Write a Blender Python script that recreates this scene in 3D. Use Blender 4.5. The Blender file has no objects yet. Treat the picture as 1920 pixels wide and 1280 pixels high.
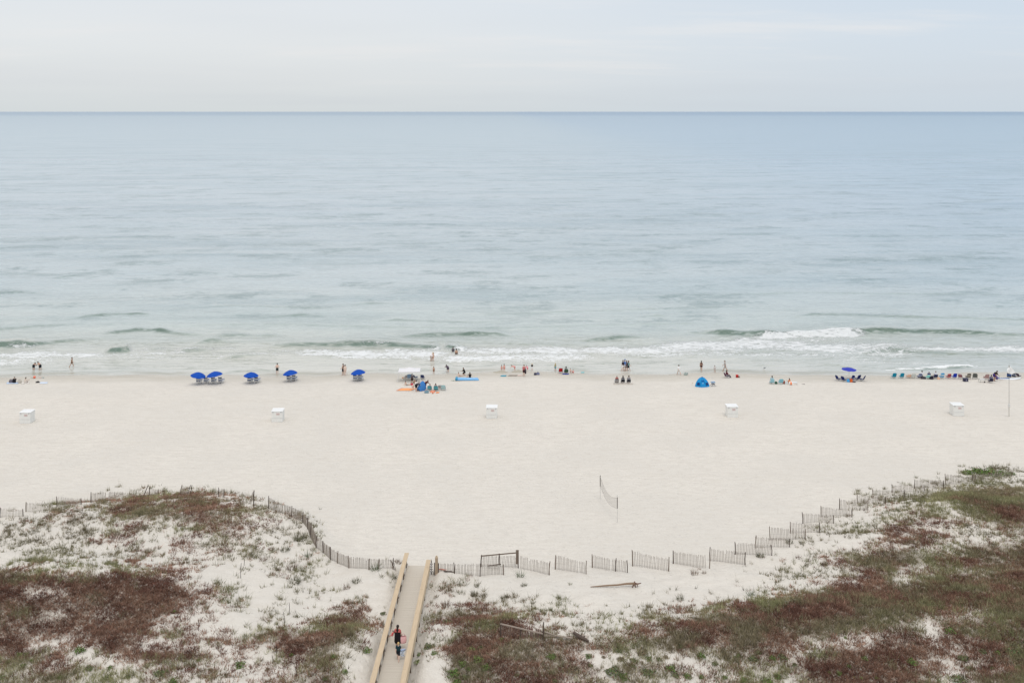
import bpy, math, random
import numpy as np
from mathutils import Vector, Matrix, Quaternion

rng = np.random.default_rng(7)
random.seed(7)
S = bpy.context.scene
C = S.collection
F = 1866.667          # focal length in pixels of a 1920 wide picture (35 mm lens)
HC = 40.0             # height of the balcony the picture was taken from
R = math.radians

# ------------------------------------------------------------------ mesh helpers
class MB:
    def __init__(s):
        s.v = []; s.f = []
    def quad(s, a, b, c, d):
        n = len(s.v); s.v += [tuple(a), tuple(b), tuple(c), tuple(d)]; s.f.append((n, n+1, n+2, n+3)); return s
    def box(s, c, size, rot=None, top=1.0):
        n = len(s.v); c = Vector(c); hx, hy, hz = size[0]/2, size[1]/2, size[2]/2
        for dz in (-1, 1):
            k = top if dz > 0 else 1.0
            for dx, dy in ((-1, -1), (1, -1), (1, 1), (-1, 1)):
                p = Vector((dx*hx*k, dy*hy*k, dz*hz))
                if rot is not None: p = rot @ p
                s.v.append(tuple(c+p))
        s.f += [(n+3, n+2, n+1, n), (n+4, n+5, n+6, n+7)]
        for i in range(4):
            j = (i+1) % 4; s.f.append((n+i, n+j, n+4+j, n+4+i))
        return s
    def bar(s, a, b, w, t):
        """rectangular bar from a to b, w wide sideways, t thick upwards"""
        a = Vector(a); b = Vector(b); d = (b-a); L = d.length; d.normalize()
        up = Vector((0, 0, 1)) if abs(d.z) < .95 else Vector((0, 1, 0))
        sx = d.cross(up).normalized(); sz = sx.cross(d).normalized()
        m = Matrix((sx, d, sz)).transposed()
        return s.box((a+b)/2, (w, L, t), m)
    def path(s, pts, rad, n=8, caps=True):
        pts = [Vector(p) for p in pts]
        if not hasattr(rad, '__len__'): rad = [rad]*len(pts)
        base = len(s.v); prev = None
        for i, p in enumerate(pts):
            d = (pts[min(i+1, len(pts)-1)]-pts[max(i-1, 0)])
            d = d.normalized() if d.length > 1e-9 else Vector((0, 0, 1))
            if prev is None:
                up = Vector((0, 0, 1)) if abs(d.z) < .9 else Vector((1, 0, 0))
                u = d.cross(up).normalized()
            else:
                u = prev - d*prev.dot(d)
                u = u.normalized() if u.length > 1e-6 else d.orthogonal().normalized()
            prev = u; w = d.cross(u)
            for k in range(n):
                a = 2*math.pi*k/n
                s.v.append(tuple(p + (u*math.cos(a)+w*math.sin(a))*rad[i]))
        for i in range(len(pts)-1):
            for k in range(n):
                k2 = (k+1) % n
                s.f.append((base+i*n+k, base+i*n+k2, base+(i+1)*n+k2, base+(i+1)*n+k))
        if caps:
            s.f.append(tuple(base+k for k in reversed(range(n))))
            e = base+(len(pts)-1)*n; s.f.append(tuple(e+k for k in range(n)))
        return s
    def capsule(s, a, ra, b, rb, n=12):
        a = Vector(a); b = Vector(b); d = b-a
        d = d.normalized() if d.length > 1e-6 else Vector((0, 0, 1))
        pts = []; rr = []
        for t in (80, 55, 28): pts.append(a-d*ra*math.sin(R(t))); rr.append(ra*math.cos(R(t)))
        pts.append(a); rr.append(ra); pts.append(b); rr.append(rb)
        for t in (28, 55, 80): pts.append(b+d*rb*math.sin(R(t))); rr.append(rb*math.cos(R(t)))
        # straight frame
        base = len(s.v); u = d.orthogonal().normalized(); w = d.cross(u)
        for p, r in zip(pts, rr):
            for k in range(n):
                an = 2*math.pi*k/n; s.v.append(tuple(p+(u*math.cos(an)+w*math.sin(an))*r))
        for i in range(len(pts)-1):
            for k in range(n):
                k2 = (k+1) % n; s.f.append((base+i*n+k, base+i*n+k2, base+(i+1)*n+k2, base+(i+1)*n+k))
        s.f.append(tuple(base+k for k in reversed(range(n)))); e = base+(len(pts)-1)*n
        s.f.append(tuple(e+k for k in range(n)))
        return s
    def ell(s, c, r, nu=14, nv=9, z0=-1.0):
        c = Vector(c); base = len(s.v)
        for j in range(nv+1):
            ph = -math.pi/2+math.pi*j/nv; z = max(math.sin(ph), z0)
            rr = max(math.cos(ph), 0.03)
            for k in range(nu):
                a = 2*math.pi*k/nu; s.v.append((c.x+r[0]*rr*math.cos(a), c.y+r[1]*rr*math.sin(a), c.z+r[2]*z))
        for j in range(nv):
            for k in range(nu):
                k2 = (k+1) % nu; s.f.append((base+j*nu+k, base+j*nu+k2, base+(j+1)*nu+k2, base+(j+1)*nu+k))
        s.f.append(tuple(base+k for k in reversed(range(nu)))); e = base+nv*nu; s.f.append(tuple(e+k for k in range(nu)))
        return s
    def lathe(s, prof, n=24, c=(0, 0, 0)):
        base = len(s.v)
        for r, z in prof:
            for k in range(n):
                a = 2*math.pi*k/n; s.v.append((c[0]+r*math.cos(a), c[1]+r*math.sin(a), c[2]+z))
        for j in range(len(prof)-1):
            for k in range(n):
                k2 = (k+1) % n; s.f.append((base+j*n+k, base+j*n+k2, base+(j+1)*n+k2, base+(j+1)*n+k))
        return s
    def sheet(s, rows, thick=.02):
        """solid cloth-like sheet from a grid of points"""
        nr = len(rows); nc = len(rows[0]); base = len(s.v)
        for dz in (0, -thick):
            for r_ in rows:
                for p in r_: s.v.append((p[0], p[1], p[2]+dz))
        o = nr*nc
        for i in range(nr-1):
            for j in range(nc-1):
                a = base+i*nc+j; s.f.append((a, a+1, a+nc+1, a+nc)); s.f.append((a+o+nc, a+o+nc+1, a+o+1, a+o))
        ring = [i for i in range(nc)]+[(i+1)*nc-1 for i in range(1, nr)]+[nr*nc-1-i for i in range(1, nc)]+[(nr-1-i)*nc for i in range(1, nr-1)]
        for i in range(len(ring)):
            a = base+ring[i]; b = base+ring[(i+1) % len(ring)]; s.f.append((b, a, a+o, b+o))
        return s
    def mesh(s, name):
        me = bpy.data.meshes.new(name); me.from_pydata(s.v, [], s.f); me.update(); return me
    def build(s, name, mat, parent=None, smooth=False, loc=None, rz=0, label=None):
        return link(name, s.mesh(name), mat, parent, smooth, loc, rz, label)

def link(name, me, mat, parent=None, smooth=False, loc=None, rz=0, label=None):
    o = bpy.data.objects.new(name, me); C.objects.link(o)
    if mat is not None and len(me.materials) == 0: me.materials.append(mat)
    if smooth: me.shade_smooth()
    if parent is not None: o.parent = parent
    if loc is not None: o.location = loc
    o.rotation_euler[2] = rz
    if label: o['label'] = label
    return o

def tag(o, label, cat, group=None):
    o['label'] = label; o['category'] = cat
    if group: o['group'] = group
    return o
def thing(name, label, cat, loc=(0, 0, 0), rz=0, group=None):
    o = bpy.data.objects.new(name, None); C.objects.link(o); o.location = loc; o.rotation_euler[2] = rz
    o.empty_display_size = .2
    return tag(o, label, cat, group)
def dup(root, loc, rz, label, group=None, scale=None):
    r = root.copy(); C.objects.link(r); r.location = loc; r.rotation_euler[2] = rz
    if scale: r.scale = scale
    r['label'] = label
    if group: r['group'] = group
    for ch in list(root.children):
        c = ch.copy(); C.objects.link(c); c.parent = r
        for g in list(ch.children):
            d = g.copy(); C.objects.link(d); d.parent = c
    return r

# ------------------------------------------------------------------ materials
def new_mat(name):
    m = bpy.data.materials.new(name); m.use_nodes = True
    nt = m.node_tree; b = nt.nodes['Principled BSDF']
    return m, nt, b
def N(nt, t, **kw):
    n = nt.nodes.new(t)
    for k, v in kw.items(): setattr(n, k, v)
    return n
_mats = {}
def paint(name, col, rough=.6, var=.12, scale=6.0, bump=.0, spec=.3, stretch=None, trans=0):
    key = (name, tuple(col))
    if key in _mats: return _mats[key]
    m, nt, b = new_mat(name); L = nt.links.new
    tc = N(nt, 'ShaderNodeTexCoord'); mp = N(nt, 'ShaderNodeMapping')
    if stretch: mp.inputs['Scale'].default_value = stretch
    L(tc.outputs['Object'], mp.inputs[0])
    nz = N(nt, 'ShaderNodeTexNoise'); nz.inputs['Scale'].default_value = scale; nz.inputs['Detail'].default_value = 4
    L(mp.outputs[0], nz.inputs['Vector'])
    mix = N(nt, 'ShaderNodeMix', data_type='RGBA')
    mix.inputs[6].default_value = (*[c*(1-var) for c in col], 1); mix.inputs[7].default_value = (*[min(1, c*(1+var)) for c in col], 1)
    L(nz.outputs[0], mix.inputs[0]); L(mix.outputs[2], b.inputs['Base Color'])
    b.inputs['Roughness'].default_value = rough; b.inputs['Specular IOR Level'].default_value = spec
    if bump:
        bp = N(nt, 'ShaderNodeBump'); bp.inputs['Strength'].default_value = bump; bp.inputs['Distance'].default_value = .02
        L(nz.outputs[0], bp.inputs['Height']); L(bp.outputs[0], b.inputs['Normal'])
    _mats[key] = m; return m
def sr(r, g, b):
    f = lambda c: ((c/255+.055)/1.055)**2.4 if c > 10 else c/255/12.92
    return (f(r), f(g), f(b))
def cloth(r, g, b): return paint('cloth', sr(r, g, b), .85, .15, 14, .15)
def plastic(r, g, b): return paint('plastic', sr(r, g, b), .4, .06, 5)

# ------------------------------------------------------------------ noise
def _h(ix, iy, s):
    n = (ix.astype(np.int64)*374761393 + iy.astype(np.int64)*668265263 + s*974634777) & 0x7fffffff
    n = ((n ^ (n >> 13))*1274126177) & 0x7fffffff
    n = (n ^ (n >> 16)) & 0xffffff
    return n/float(0xffffff)
def vnoise(x, y, s=0):
    x = np.asarray(x, float); y = np.asarray(y, float)
    ix = np.floor(x); iy = np.floor(y); fx = x-ix; fy = y-iy
    fx = fx*fx*fx*(fx*(fx*6-15)+10); fy = fy*fy*fy*(fy*(fy*6-15)+10)
    a = _h(ix, iy, s); b = _h(ix+1, iy, s); c = _h(ix, iy+1, s); d = _h(ix+1, iy+1, s)
    return (a*(1-fx)+b*fx)*(1-fy)+(c*(1-fx)+d*fx)*fy
def fbm(x, y, s=0, o=4):
    v = 0; a = .5; t = 0
    for i in range(o):
        v = v+a*vnoise(x*2**i+i*17.3, y*2**i-i*9.1, s+i); t += a; a *= .5
    return v/t

# ------------------------------------------------------------------ the land
WLX = [0, 320, 640, 860, 1000, 1200, 1440, 1540, 1660, 1920]
WLY = [705, 706, 702, 698, 697, 698, 702, 701, 701, 700]
def waterline(X):
    x = 960+np.asarray(X)*F/152.0
    y = np.interp(x, WLX, WLY)
    return F*HC/(y-209) + (vnoise(np.asarray(X)/3.2, 0*np.asarray(X), 31)-.5)*1.0 + (vnoise(np.asarray(X)/11.0, 0*np.asarray(X), 33)-.5)*2.4
GA = [(-33, 91, 11, 5.5, 1.55), (-49, 90, 9, 5, .75), (-22, 90.5, 4.5, 4.5, .65),
      (-43, 78, 10, 3.6, 1.7), (-32, 77.3, 6, 3, 1.1), (-20, 71.5, 6, 3, .7),
      (44, 91.5, 7.0, 4.5, 1.45), (33, 86, 9, 6, .8), (55, 94, 8, 5, .8), (25, 74, 16, 3.2, 1.0), (8, 70.5, 9, 3, .8),
      (-4.6, 72.3, 1.5, 1.1, .8), (-11.2, 71, 1.5, 1.2, .7), (-4.4, 82.6, 2.2, 1.5, .55), (-11.2, 81, 2, 2, .45), (-5.2, 68.6, 1.6, 1.2, .7),
      (-12.0, 67.3, 1.6, 1.2, .7)]
def deck_x(Y): return -8.0+(np.asarray(Y)-64)*.1/19
def terrain(X, Y):
    X = np.asarray(X, float); Y = np.asarray(Y, float)
    Yr = Y-(waterline(X)-152)
    z = np.interp(Yr, [0, 60, 90, 125, 138, 144, 148, 150, 152, 156, 165, 200, 300, 1e5], [2.0, 1.8, 1.6, 1.3, .95, .5, .2, .1, 0, -.14, -.5, -2, -5, -30])
    du = 0
    for gx, gy, sx, sy, h in GA:
        du = du+h*np.exp(-.5*((X-gx)/sx)**2-.5*((Y-gy)/sy)**2)
    # dune field: landward of the sand fences
    edge = np.interp(X, [-80, -45, -36, -29, -24, -19, -16, -13, -10, 3, 10, 17, 24, 34, 46, 80], [96, 95, 97, 99, 97, 92, 87, 84.3, 83.5, 84, 84.5, 86.5, 90, 97, 104, 112])
    m = np.clip((edge-Y)/6.0+.3, 0, 1); m = m*m*(3-2*m)
    rough = (fbm(X/7, Y/5, 3)-.5)*1.2+(fbm(X/1.6, Y/1.3, 9)-.5)*.24
    z = z+du*np.clip((edge+3-Y)/4, 0, 1)+rough*m
    bm = np.clip((Y-edge)/8, 0, 1)*np.clip((Yr*-1+149)/6, 0, 1)
    z = z+bm*((fbm(X/6, Y/4, 21)-.5)*.16+(fbm(X/.9, Y/.8, 23, 3)-.5)*.06)
    dd = np.abs(X-deck_x(Y)); k = np.clip((dd-1.05)/1.0, 0, 1); k = k*k*(3-2*k)
    low = np.interp(Y, [0, 60, 80, 84, 86], [1.5, 1.5, 1.5, 1.6, 1.7])
    kk = np.where(Y < 86, k, 1)
    return np.minimum(z, 99)*kk+np.minimum(z, low)*(1-kk)
_Ys = np.linspace(56, 176, 2600)
def hit(x, y, sea=True):
    zr = HC-(y-209)*_Ys/F; X = (x-960)/F*_Ys
    t = terrain(X, _Ys)
    if sea: t = np.maximum(t, 0)
    k = np.argmax(zr <= t); Y = _Ys[k]
    return Vector((X[k], Y, t[k]))
def proj(X, Y, z): return 960+F*X/Y, 209+F*(HC-z)/Y
def mpp(P): return P.y/F      # metres per picture pixel at a point

def grid_mesh(name, X, Y, Z, attrs):
    ny, nx = X.shape
    co = np.stack([X, Y, Z], -1).reshape(-1, 3).astype(np.float32)
    i = np.arange(ny*nx).reshape(ny, nx)
    q = np.stack([i[:-1, :-1], i[:-1, 1:], i[1:, 1:], i[1:, :-1]], -1).reshape(-1, 4)
    return raw_mesh(name, co, q, attrs)
def raw_mesh(name, co, faces, attrs={}, smooth=True):
    k = faces.shape[1]; nf = len(faces)
    me = bpy.data.meshes.new(name)
    me.vertices.add(len(co)); me.vertices.foreach_set('co', np.ascontiguousarray(co, np.float32).ravel())
    me.loops.add(nf*k); me.loops.foreach_set('vertex_index', np.ascontiguousarray(faces, np.int32).ravel())
    me.polygons.add(nf); me.polygons.foreach_set('loop_start', np.arange(0, nf*k, k, dtype=np.int32))
    me.polygons.foreach_set('loop_total', np.full(nf, k, np.int32))
    me.polygons.foreach_set('use_smooth', np.full(nf, smooth))
    for n, a in attrs.items():
        a = np.ascontiguousarray(a, np.float32)
        if a.ndim == 1 or a.shape[-1] == 1 or a.size == len(co):
            at = me.attributes.new(n, 'FLOAT', 'POINT'); at.data.foreach_set('value', a.ravel())
        else:
            at = me.attributes.new(n, 'FLOAT_COLOR', 'POINT'); at.data.foreach_set('color', a.ravel())
    me.update(); me.validate(); return me

# plant cover read off the ground, 40 x 20 pixel cells from (0,880): cover 0-9 and redness 0-9
COV = """0000000000000000|0000000000000000|0000000000000342
0000000000000000|0000000000000000|0000000001234434
0000146566320000|0000000000000000|0000000023348886
0134467667533000|0000000000000000|0000000012455898
2353467667655420|0000000000000000|0000001225554589
3444454256644320|0000000000000000|0000002334755447
4443453254532140|0000000000000000|0000022335675445
2334234343453230|0000000000000000|0000012246665888
1323233231112240|0010000000000000|0002224688878768
5655445441111420|0120000000000000|1001223477557667
9999999752121331|1120230010010000|0001324667478889
9558999995432123|1000433100000001|1003346889999889
9999899975322211|3100225533310123|2347889999999999
9868779843222223|7412456544212344|4689999999986578
7887888552323457|8515578853234567|8889999987757889
8867887465337878|8303268876544567|9999998757858799
8444696564366988|4202499877777788|8678745669867788
7773358887435787|2003389886644545|5577758989876688
6656644443346378|3102188888774656|4366689999975677
6676654635353577|3003088788765656|5446568999874688"""
RED = """0000000000000000|2222222222222222|0000000000000000
0000000000000000|2222222222222222|0000000001111111
0000455677530000|2222222222222222|0000000011112332
0005357556643300|2222222222222222|0000000022222466
2253353446665430|2222222222222222|0000001223642466
2222444445653410|2222222222222222|0000001123863345
2322743376432220|2222222222222222|0000022236775434
1211243366445320|2222222222222222|0000022344555345
1111343344222340|2222222222222222|0003335654535435
5556556555322330|2222222222222222|2222233466656545
7777777754322332|3332333333333333|2222335575645444
8778888998433222|3333333333333333|2223446655555544
8888787787532222|3333333333332222|4446677766555444
8778678865332222|4553344543332333|5567777665555544
7877777776533334|3653556654333446|5555555444445655
7878887777755776|3533446665444455|4444445677776666
7766687878756887|4333397555554334|6667777777777776
6665567888766655|3333278766554443|4565557777776655
4566666655755566|3333346787654444|3444567777776666
3454344455556766|3333335666655444|3443356777766455"""
def _grid(t): return np.array([[int(c) for c in r.replace('|', '')] for r in t.split('\n')], float)
COV = _grid(COV); RED = _grid(RED)
def cover_p(c): return (.34*c+.82*c**3)*np.clip(c/.32, .35, 1)      # share of the ground that is really covered
def lookup(G, x, y):
    u = np.clip((x-20)/40, 0, 46.999); v = np.clip((y-890)/20, 0, 18.999)
    i = u.astype(int); j = v.astype(int); fu = u-i; fv = v-j
    r = (G[j, i]*(1-fu)+G[j, i+1]*fu)*(1-fv)+(G[j+1, i]*(1-fu)+G[j+1, i+1]*fu)*fv
    return np.where(y < 872, 0, r)
# ------------------------------------------------------------------ sand
def axis(lo, hi, step, far, grow):
    a = list(np.arange(lo, hi+1e-6, step)); s = step
    while a[-1] < far: s *= grow; a.append(a[-1]+s)
    return a
xp = axis(0, 66, .3, 3000, 1.25); xs = np.array([-v for v in xp[:0:-1]]+xp)
ys = np.array(sorted([58-v for v in np.cumsum([.3*1.3**k for k in range(22)])]+list(np.arange(58, 112, .24))+axis(112, 176, .5, 400, 1.3)))
GX, GY = np.meshgrid(xs, ys)
GZ = terrain(GX, GY)
px, py = proj(GX, GY, GZ)
cov = lookup(COV, px, py)/9.0
cl = fbm(GX/.9, GY/.9, 41, 3)
litter = np.clip((cover_p(cov)-.30)*1.9+(cl-.5)*.9, 0, 1)*np.where(GY < 112, 1, 0)*np.where(GY > 50, 1, .5)
litter *= np.clip((np.abs(GX-deck_x(GY))-1.2)/.6, 0, 1)
redd = lookup(RED, px, py)/9.0
wet = np.clip((.38-GZ)/.38, 0, 1)
me = grid_mesh('sand', GX, GY, GZ, {'litter': litter, 'red': redd, 'wet': wet})
m, nt, b = new_mat('sand'); L = nt.links.new
tc = N(nt, 'ShaderNodeTexCoord')
def noise(nt, vec, sc, det=4, rough=.5, stretch=None):
    n = N(nt, 'ShaderNodeTexNoise'); n.inputs['Scale'].default_value = sc; n.inputs['Detail'].default_value = det; n.inputs['Roughness'].default_value = rough
    if stretch:
        mp = N(nt, 'ShaderNodeMapping'); mp.inputs['Scale'].default_value = stretch; nt.links.new(vec, mp.inputs[0]); vec = mp.outputs[0]
    nt.links.new(vec, n.inputs['Vector']); return n.outputs[0]
def mixc(nt, fac, a, b_, blend='MIX'):
    n = N(nt, 'ShaderNodeMix', data_type='RGBA', blend_type=blend)
    for i, v in ((0, fac), (6, a), (7, b_)):
        if hasattr(v, 'links') or hasattr(v, 'is_linked'): nt.links.new(v, n.inputs[i])
        elif i == 0: n.inputs[0].default_value = v
        else: n.inputs[i].default_value = (*v, 1)
    return n.outputs[2]
def mth(nt, op, a, b_=None, c=None, clamp=False):
    n = N(nt, 'ShaderNodeMath', operation=op, use_clamp=clamp)
    for i, v in enumerate((a, b_, c)):
        if v is None: continue
        if hasattr(v, 'is_linked'): nt.links.new(v, n.inputs[i])
        else: n.inputs[i].default_value = v
    return n.outputs[0]
def rng_(nt, v, a, b_, c=0., d=1., smooth=True):
    n = N(nt, 'ShaderNodeMapRange', interpolation_type='SMOOTHSTEP' if smooth else 'LINEAR'); nt.links.new(v, n.inputs[0])
    for i, q in zip((1, 2, 3, 4), (a, b_, c, d)): n.inputs[i].default_value = q
    return n.outputs[0]
def attr(nt, name, out='Fac'):
    n = N(nt, 'ShaderNodeAttribute'); n.attribute_name = name; return n.outputs[out]
P = tc.outputs['Object']
SAND = (.708, .667, .600)
c0 = mixc(nt, rng_(nt, noise(nt, P, .11, 5), .35, .65), [v*.955 for v in SAND], [SAND[0]*1.04, SAND[1]*1.03, SAND[2]*1.02])
c0 = mixc(nt, rng_(nt, noise(nt, P, 1.3, 4, .6, (.6, 1.5, 1)), .38, .7), c0, (SAND[0]*.90, SAND[1]*.885, SAND[2]*.87))
c0 = mixc(nt, rng_(nt, noise(nt, P, 9, 3, .7), .3, .75), c0, (SAND[0]*.88, SAND[1]*.87, SAND[2]*.855))
# faint vehicle tracks along the beach and darker specks
trk = rng_(nt, noise(nt, P, 1.0, 3, .6, (.012, 2.6, 1)), .56, .70, 0, .7)
c0 = mixc(nt, trk, c0, (SAND[0]*.9, SAND[1]*.885, SAND[2]*.86))
spk = rng_(nt, noise(nt, P, 5.0, 2, .5), .735, .79, 0, .6)
c0 = mixc(nt, spk, c0, (.25, .22, .18))
wetc = mixc(nt, rng_(nt, noise(nt, P, .6, 4, .5, (.3, 1.6, 1)), .35, .7), (.455, .42, .35), (.53, .495, .43))
c1 = mixc(nt, mth(nt, 'MULTIPLY', attr(nt, 'wet'), .9), c0, wetc)
lit = mixc(nt, attr(nt, 'red'), (.23, .205, .135), (.165, .105, .075))
lit = mixc(nt, rng_(nt, noise(nt, P, 7, 5, .7), .3, .7), lit, (.29, .245, .195))
lf = mth(nt, 'MULTIPLY', attr(nt, 'litter'), rng_(nt, noise(nt, P, 3.2, 5, .75), .30, .58, .15, 1), clamp=True)
c2 = mixc(nt, lf, c1, lit)
L(c2, b.inputs['Base Color'])
L(rng_(nt, attr(nt, 'wet'), .55, 1, .9, .3), b.inputs['Roughness']); b.inputs['Specular IOR Level'].default_value = .2
vo = N(nt, 'ShaderNodeTexVoronoi'); vo.inputs['Scale'].default_value = 2.2; vo.inputs['Randomness'].default_value = 1; L(P, vo.inputs['Vector'])
foot = rng_(nt, vo.outputs['Distance'], .05, .32, 0, 1)
hgt = mth(nt, 'ADD', mth(nt, 'MULTIPLY', foot, .35), mth(nt, 'ADD', noise(nt, P, 2.6, 6, .62), mth(nt, 'MULTIPLY', noise(nt, P, .35, 3), 1.2)))
bp = N(nt, 'ShaderNodeBump'); bp.inputs['Strength'].default_value = .85; bp.inputs['Distance'].default_value = .14
L(hgt, bp.inputs['Height']); L(bp.outputs[0], b.inputs['Normal'])
o = link('sand', me, m); o['kind'] = 'structure'

# ------------------------------------------------------------------ sea
# breaking waves and swells: crest lines as picture points (x, y, height in metres)
WAVES = [
 [(1290, 623, .1), (1330, 624, .5), (1380, 626, .62), (1460, 629, .7), (1530, 628, .75), (1600, 625, .8), (1650, 622.5, .75), (1700, 622, .65), (1800, 624, .5), (1870, 627, .42), (1960, 630, .35)],
 [(1480, 594, .05), (1520, 590, .3), (1560, 589, .38), (1640, 592, .3), (1700, 595, .28), (1800, 596, .25), (1960, 600, .2)],
 [(1085, 641, .05), (1120, 637, .35), (1150, 634, .42), (1190, 632, .25), (1240, 630, .05)],
 [(505, 648, .05), (540, 647, .42), (600, 646.5, .4), (660, 645, .55), (700, 645, .65), (740, 648, .6), (790, 650, .5), (818, 653, .55), (826, 654, .05)],
 [(832, 653, .05), (838, 652.5, .5), (855, 653, .4), (880, 656, .1)],
 [(740, 632, .05), (790, 629, .35), (860, 627, .5), (930, 627, .48), (960, 629, .1)],
 [(-40, 650, .7), (0, 649, .75), (30, 647, .78), (60, 647, .6), (85, 643, .45), (120, 639, .35), (170, 636, .25), (220, 631, .1)],
 [(190, 626, .05), (220, 623, .45), (260, 619.5, .62), (300, 621, .5), (330, 625, .3), (355, 627, .3), (385, 628, .05)],
 [(390, 631, .05), (420, 628.5, .35), (450, 628.5, .3), (480, 629, .2), (500, 628, .25), (530, 628, .05)],
 [(195, 660, .05), (208, 659, .5), (240, 656, .55), (246, 657, .05)],
 [(270, 656, .05), (300, 653.5, .25), (330, 656, .05)],
 [(335, 660, .05), (348, 658, .42), (370, 656, .35), (400, 654, .1)],
 [(362, 645, .05), (385, 641, .35), (410, 639, .3), (420, 640, .05)],
 [(415, 672, .05), (440, 669, .3), (465, 666, .2), (520, 664, .05)],
 [(1615, 664, .05), (1635, 660, .4), (1665, 656, .5), (1690, 658, .4), (1740, 661, .3), (1800, 664, .25), (1880, 664, .2), (1960, 664, .1)],
 [(1650, 691, .05), (1670, 690, .25), (1700, 691, .28), (1735, 691, .4), (1760, 689, .35), (1790, 688, .4), (1815, 687, .35), (1826, 688, .05)],
 [(1395, 687, .03), (1420, 685, .16), (1445, 685, .1), (1470, 687, .03)],
 [(1530, 683, .03), (1550, 683, .2), (1575, 685, .18), (1600, 686, .03)],
 [(-30, 694, .1), (30, 692, .14), (90, 692, .12), (150, 697, .1), (200, 696, .16), (240, 694, .2), (290, 696, .17), (330, 700, .03)],
 [(405, 701, .03), (430, 697, .16), (455, 694, .2), (480, 693, .16), (520, 696, .03)],
 [(120, 599, .05), (160, 594, .35), (210, 590, .4), (255, 589, .38), (290, 590, .05)],
 [(-30, 620, .2), (20, 616, .3), (60, 612, .3), (110, 609, .22), (150, 606, .05)],
 [(470, 598, .05), (520, 594, .25), (570, 591, .25), (620, 594, .05)],
 [(690, 604, .05), (740, 600, .32), (780, 600.5, .25), (830, 604, .2), (900, 604, .2), (960, 600, .05)],
 [(640, 572, .05), (700, 569, .25), (760, 570, .05)], [(1170, 596, .05), (1230, 591, .2), (1290, 589, .05)],
 [(-30, 636, .05), (260, 634, .13), (420, 640, .15), (640, 637, .1), (800, 640, .15), (1000, 645, .12), (1100, 646, .05)], [(300, 611, .05), (480, 607, .14), (700, 612, .16), (900, 615, .14), (1100, 610, .12), (1300, 606, .14), (1400, 607, .05)],
 [(860, 592, .05), (1000, 586, .15), (1150, 581, .15), (1330, 576, .12), (1450, 574, .05)], [(300, 577, .05), (430, 573, .16), (600, 577, .14), (640, 578, .05)], [(1100, 560, .05), (1300, 553, .14), (1500, 549, .14), (1800, 552, .12), (1960, 553, .1)],
 [(90, 520, .05), (140, 517, .3), (190, 518, .05)], [(-30, 552, .1), (30, 548, .25), (90, 551, .05)],
]
FOAM = [  # capsules of broken water: x0,y0,x1,y1,half height,strength
 (1115, 656, 1285, 654, 8.5, .9), (1285, 652, 1420, 646, 13, .95), (1400, 643, 1650, 650, 13, .92), (1440, 632, 1592, 628, 5, 1.15), (1500, 627, 1585, 624.5, 3, 1.25),
 (1560, 655, 1690, 663, 7, .7), (1745, 655, 1960, 656, 9, .95), (1680, 661, 1770, 656, 5, .65), (1590, 676, 1720, 682, 6, .5), (1560, 668, 1640, 672, 6, .5), (1180, 664, 1560, 664, 5, .62),
 (880, 656, 1070, 657, 9, .9), (860, 671, 1070, 668, 9, .8), (1060, 663, 1140, 655, 5, .6), (1030, 676, 1110, 670, 4, .5),
 (590, 660, 800, 664, 9, .95), (640, 668, 760, 670, 5, .75), (520, 656, 600, 660, 4, .5), (830, 660, 900, 668, 6, .55), (480, 664, 580, 663, 3, .55),
 (-20, 664, 160, 666, 8, .85), (-20, 681, 70, 676, 8, .7), (150, 668, 335, 661, 4, .62), (250, 658, 430, 652, 4.5, .5), (235, 672, 420, 668, 6, .5), (60, 673, 180, 670, 4, .5),
 (1765, 688.5, 1814, 686.5, 1.9, 1.25), (1686, 691.5, 1726, 692.5, 1.2, 1.1), (1735, 691, 1765, 690, 1.2, 1.0), (500, 644, 560, 645, 1, .4), (30, 652, 64, 651, 2.5, .62), (690, 647.5, 715, 648, 1.6, .6),
 (1665, 693.5, 1690, 692.5, 1, .9), (1640, 646, 1700, 650, 5, .35), (1430, 692, 1445, 692, .8, .4)]
xq = axis(0, 118, .36, 60000, 1.22); sx = np.array([-v for v in xq[:0:-1]]+xq)
sy = list(np.arange(146, 216, .24)); st = .24
while sy[-1] < 430: st = min(st*1.012, 1.4); sy.append(sy[-1]+st)
while sy[-1] < 90000: st *= 1.09; sy.append(sy[-1]+st)
sy = np.array(sy)
SX, SY = np.meshgrid(sx, sy)
qx, qy = proj(SX, SY, 0)
SZ = np.zeros_like(SX); face = np.zeros_like(SX)
near = (sy < 440)
nx_, ny_ = qx[near], qy[near]; ax_, ay_ = SX[near], SY[near]
Z = np.zeros_like(nx_); fc = np.zeros_like(nx_)
jit = (fbm(ax_/5, ay_/5, 61, 3)-.5)*1.6
for w in WAVES:
    wx = [p[0] for p in w]; wy = [F*HC/(p[1]-209) for p in w]; wh = [p[2] for p in w]
    yc = np.interp(nx_, wx, wy); h = np.interp(nx_, wx, wh, left=0, right=0)
    if w[0][0] < 0: h = np.where(nx_ < w[0][0], w[0][2], h)
    if w[-1][0] > 1950: h = np.where(nx_ > w[-1][0], w[-1][2], h)
    h = h*(.75+.5*vnoise(ax_/3.5, ay_*0+w[0][1], 77))
    s = ay_-yc+jit*np.clip(h, .1, .6)*1.3
    wid = np.where(s < 0, .45+.75*h, 1.2+4.0*h)
    Z += h*np.exp(-(s/wid)**2)
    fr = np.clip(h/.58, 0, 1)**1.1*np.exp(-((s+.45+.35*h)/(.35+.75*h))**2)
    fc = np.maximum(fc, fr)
sw = np.clip((ay_-165)/60, 0, 1)
Z += sw*(fbm(ax_/26+ay_/30, ay_/5.5, 51, 3)-.5)*.62
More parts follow.
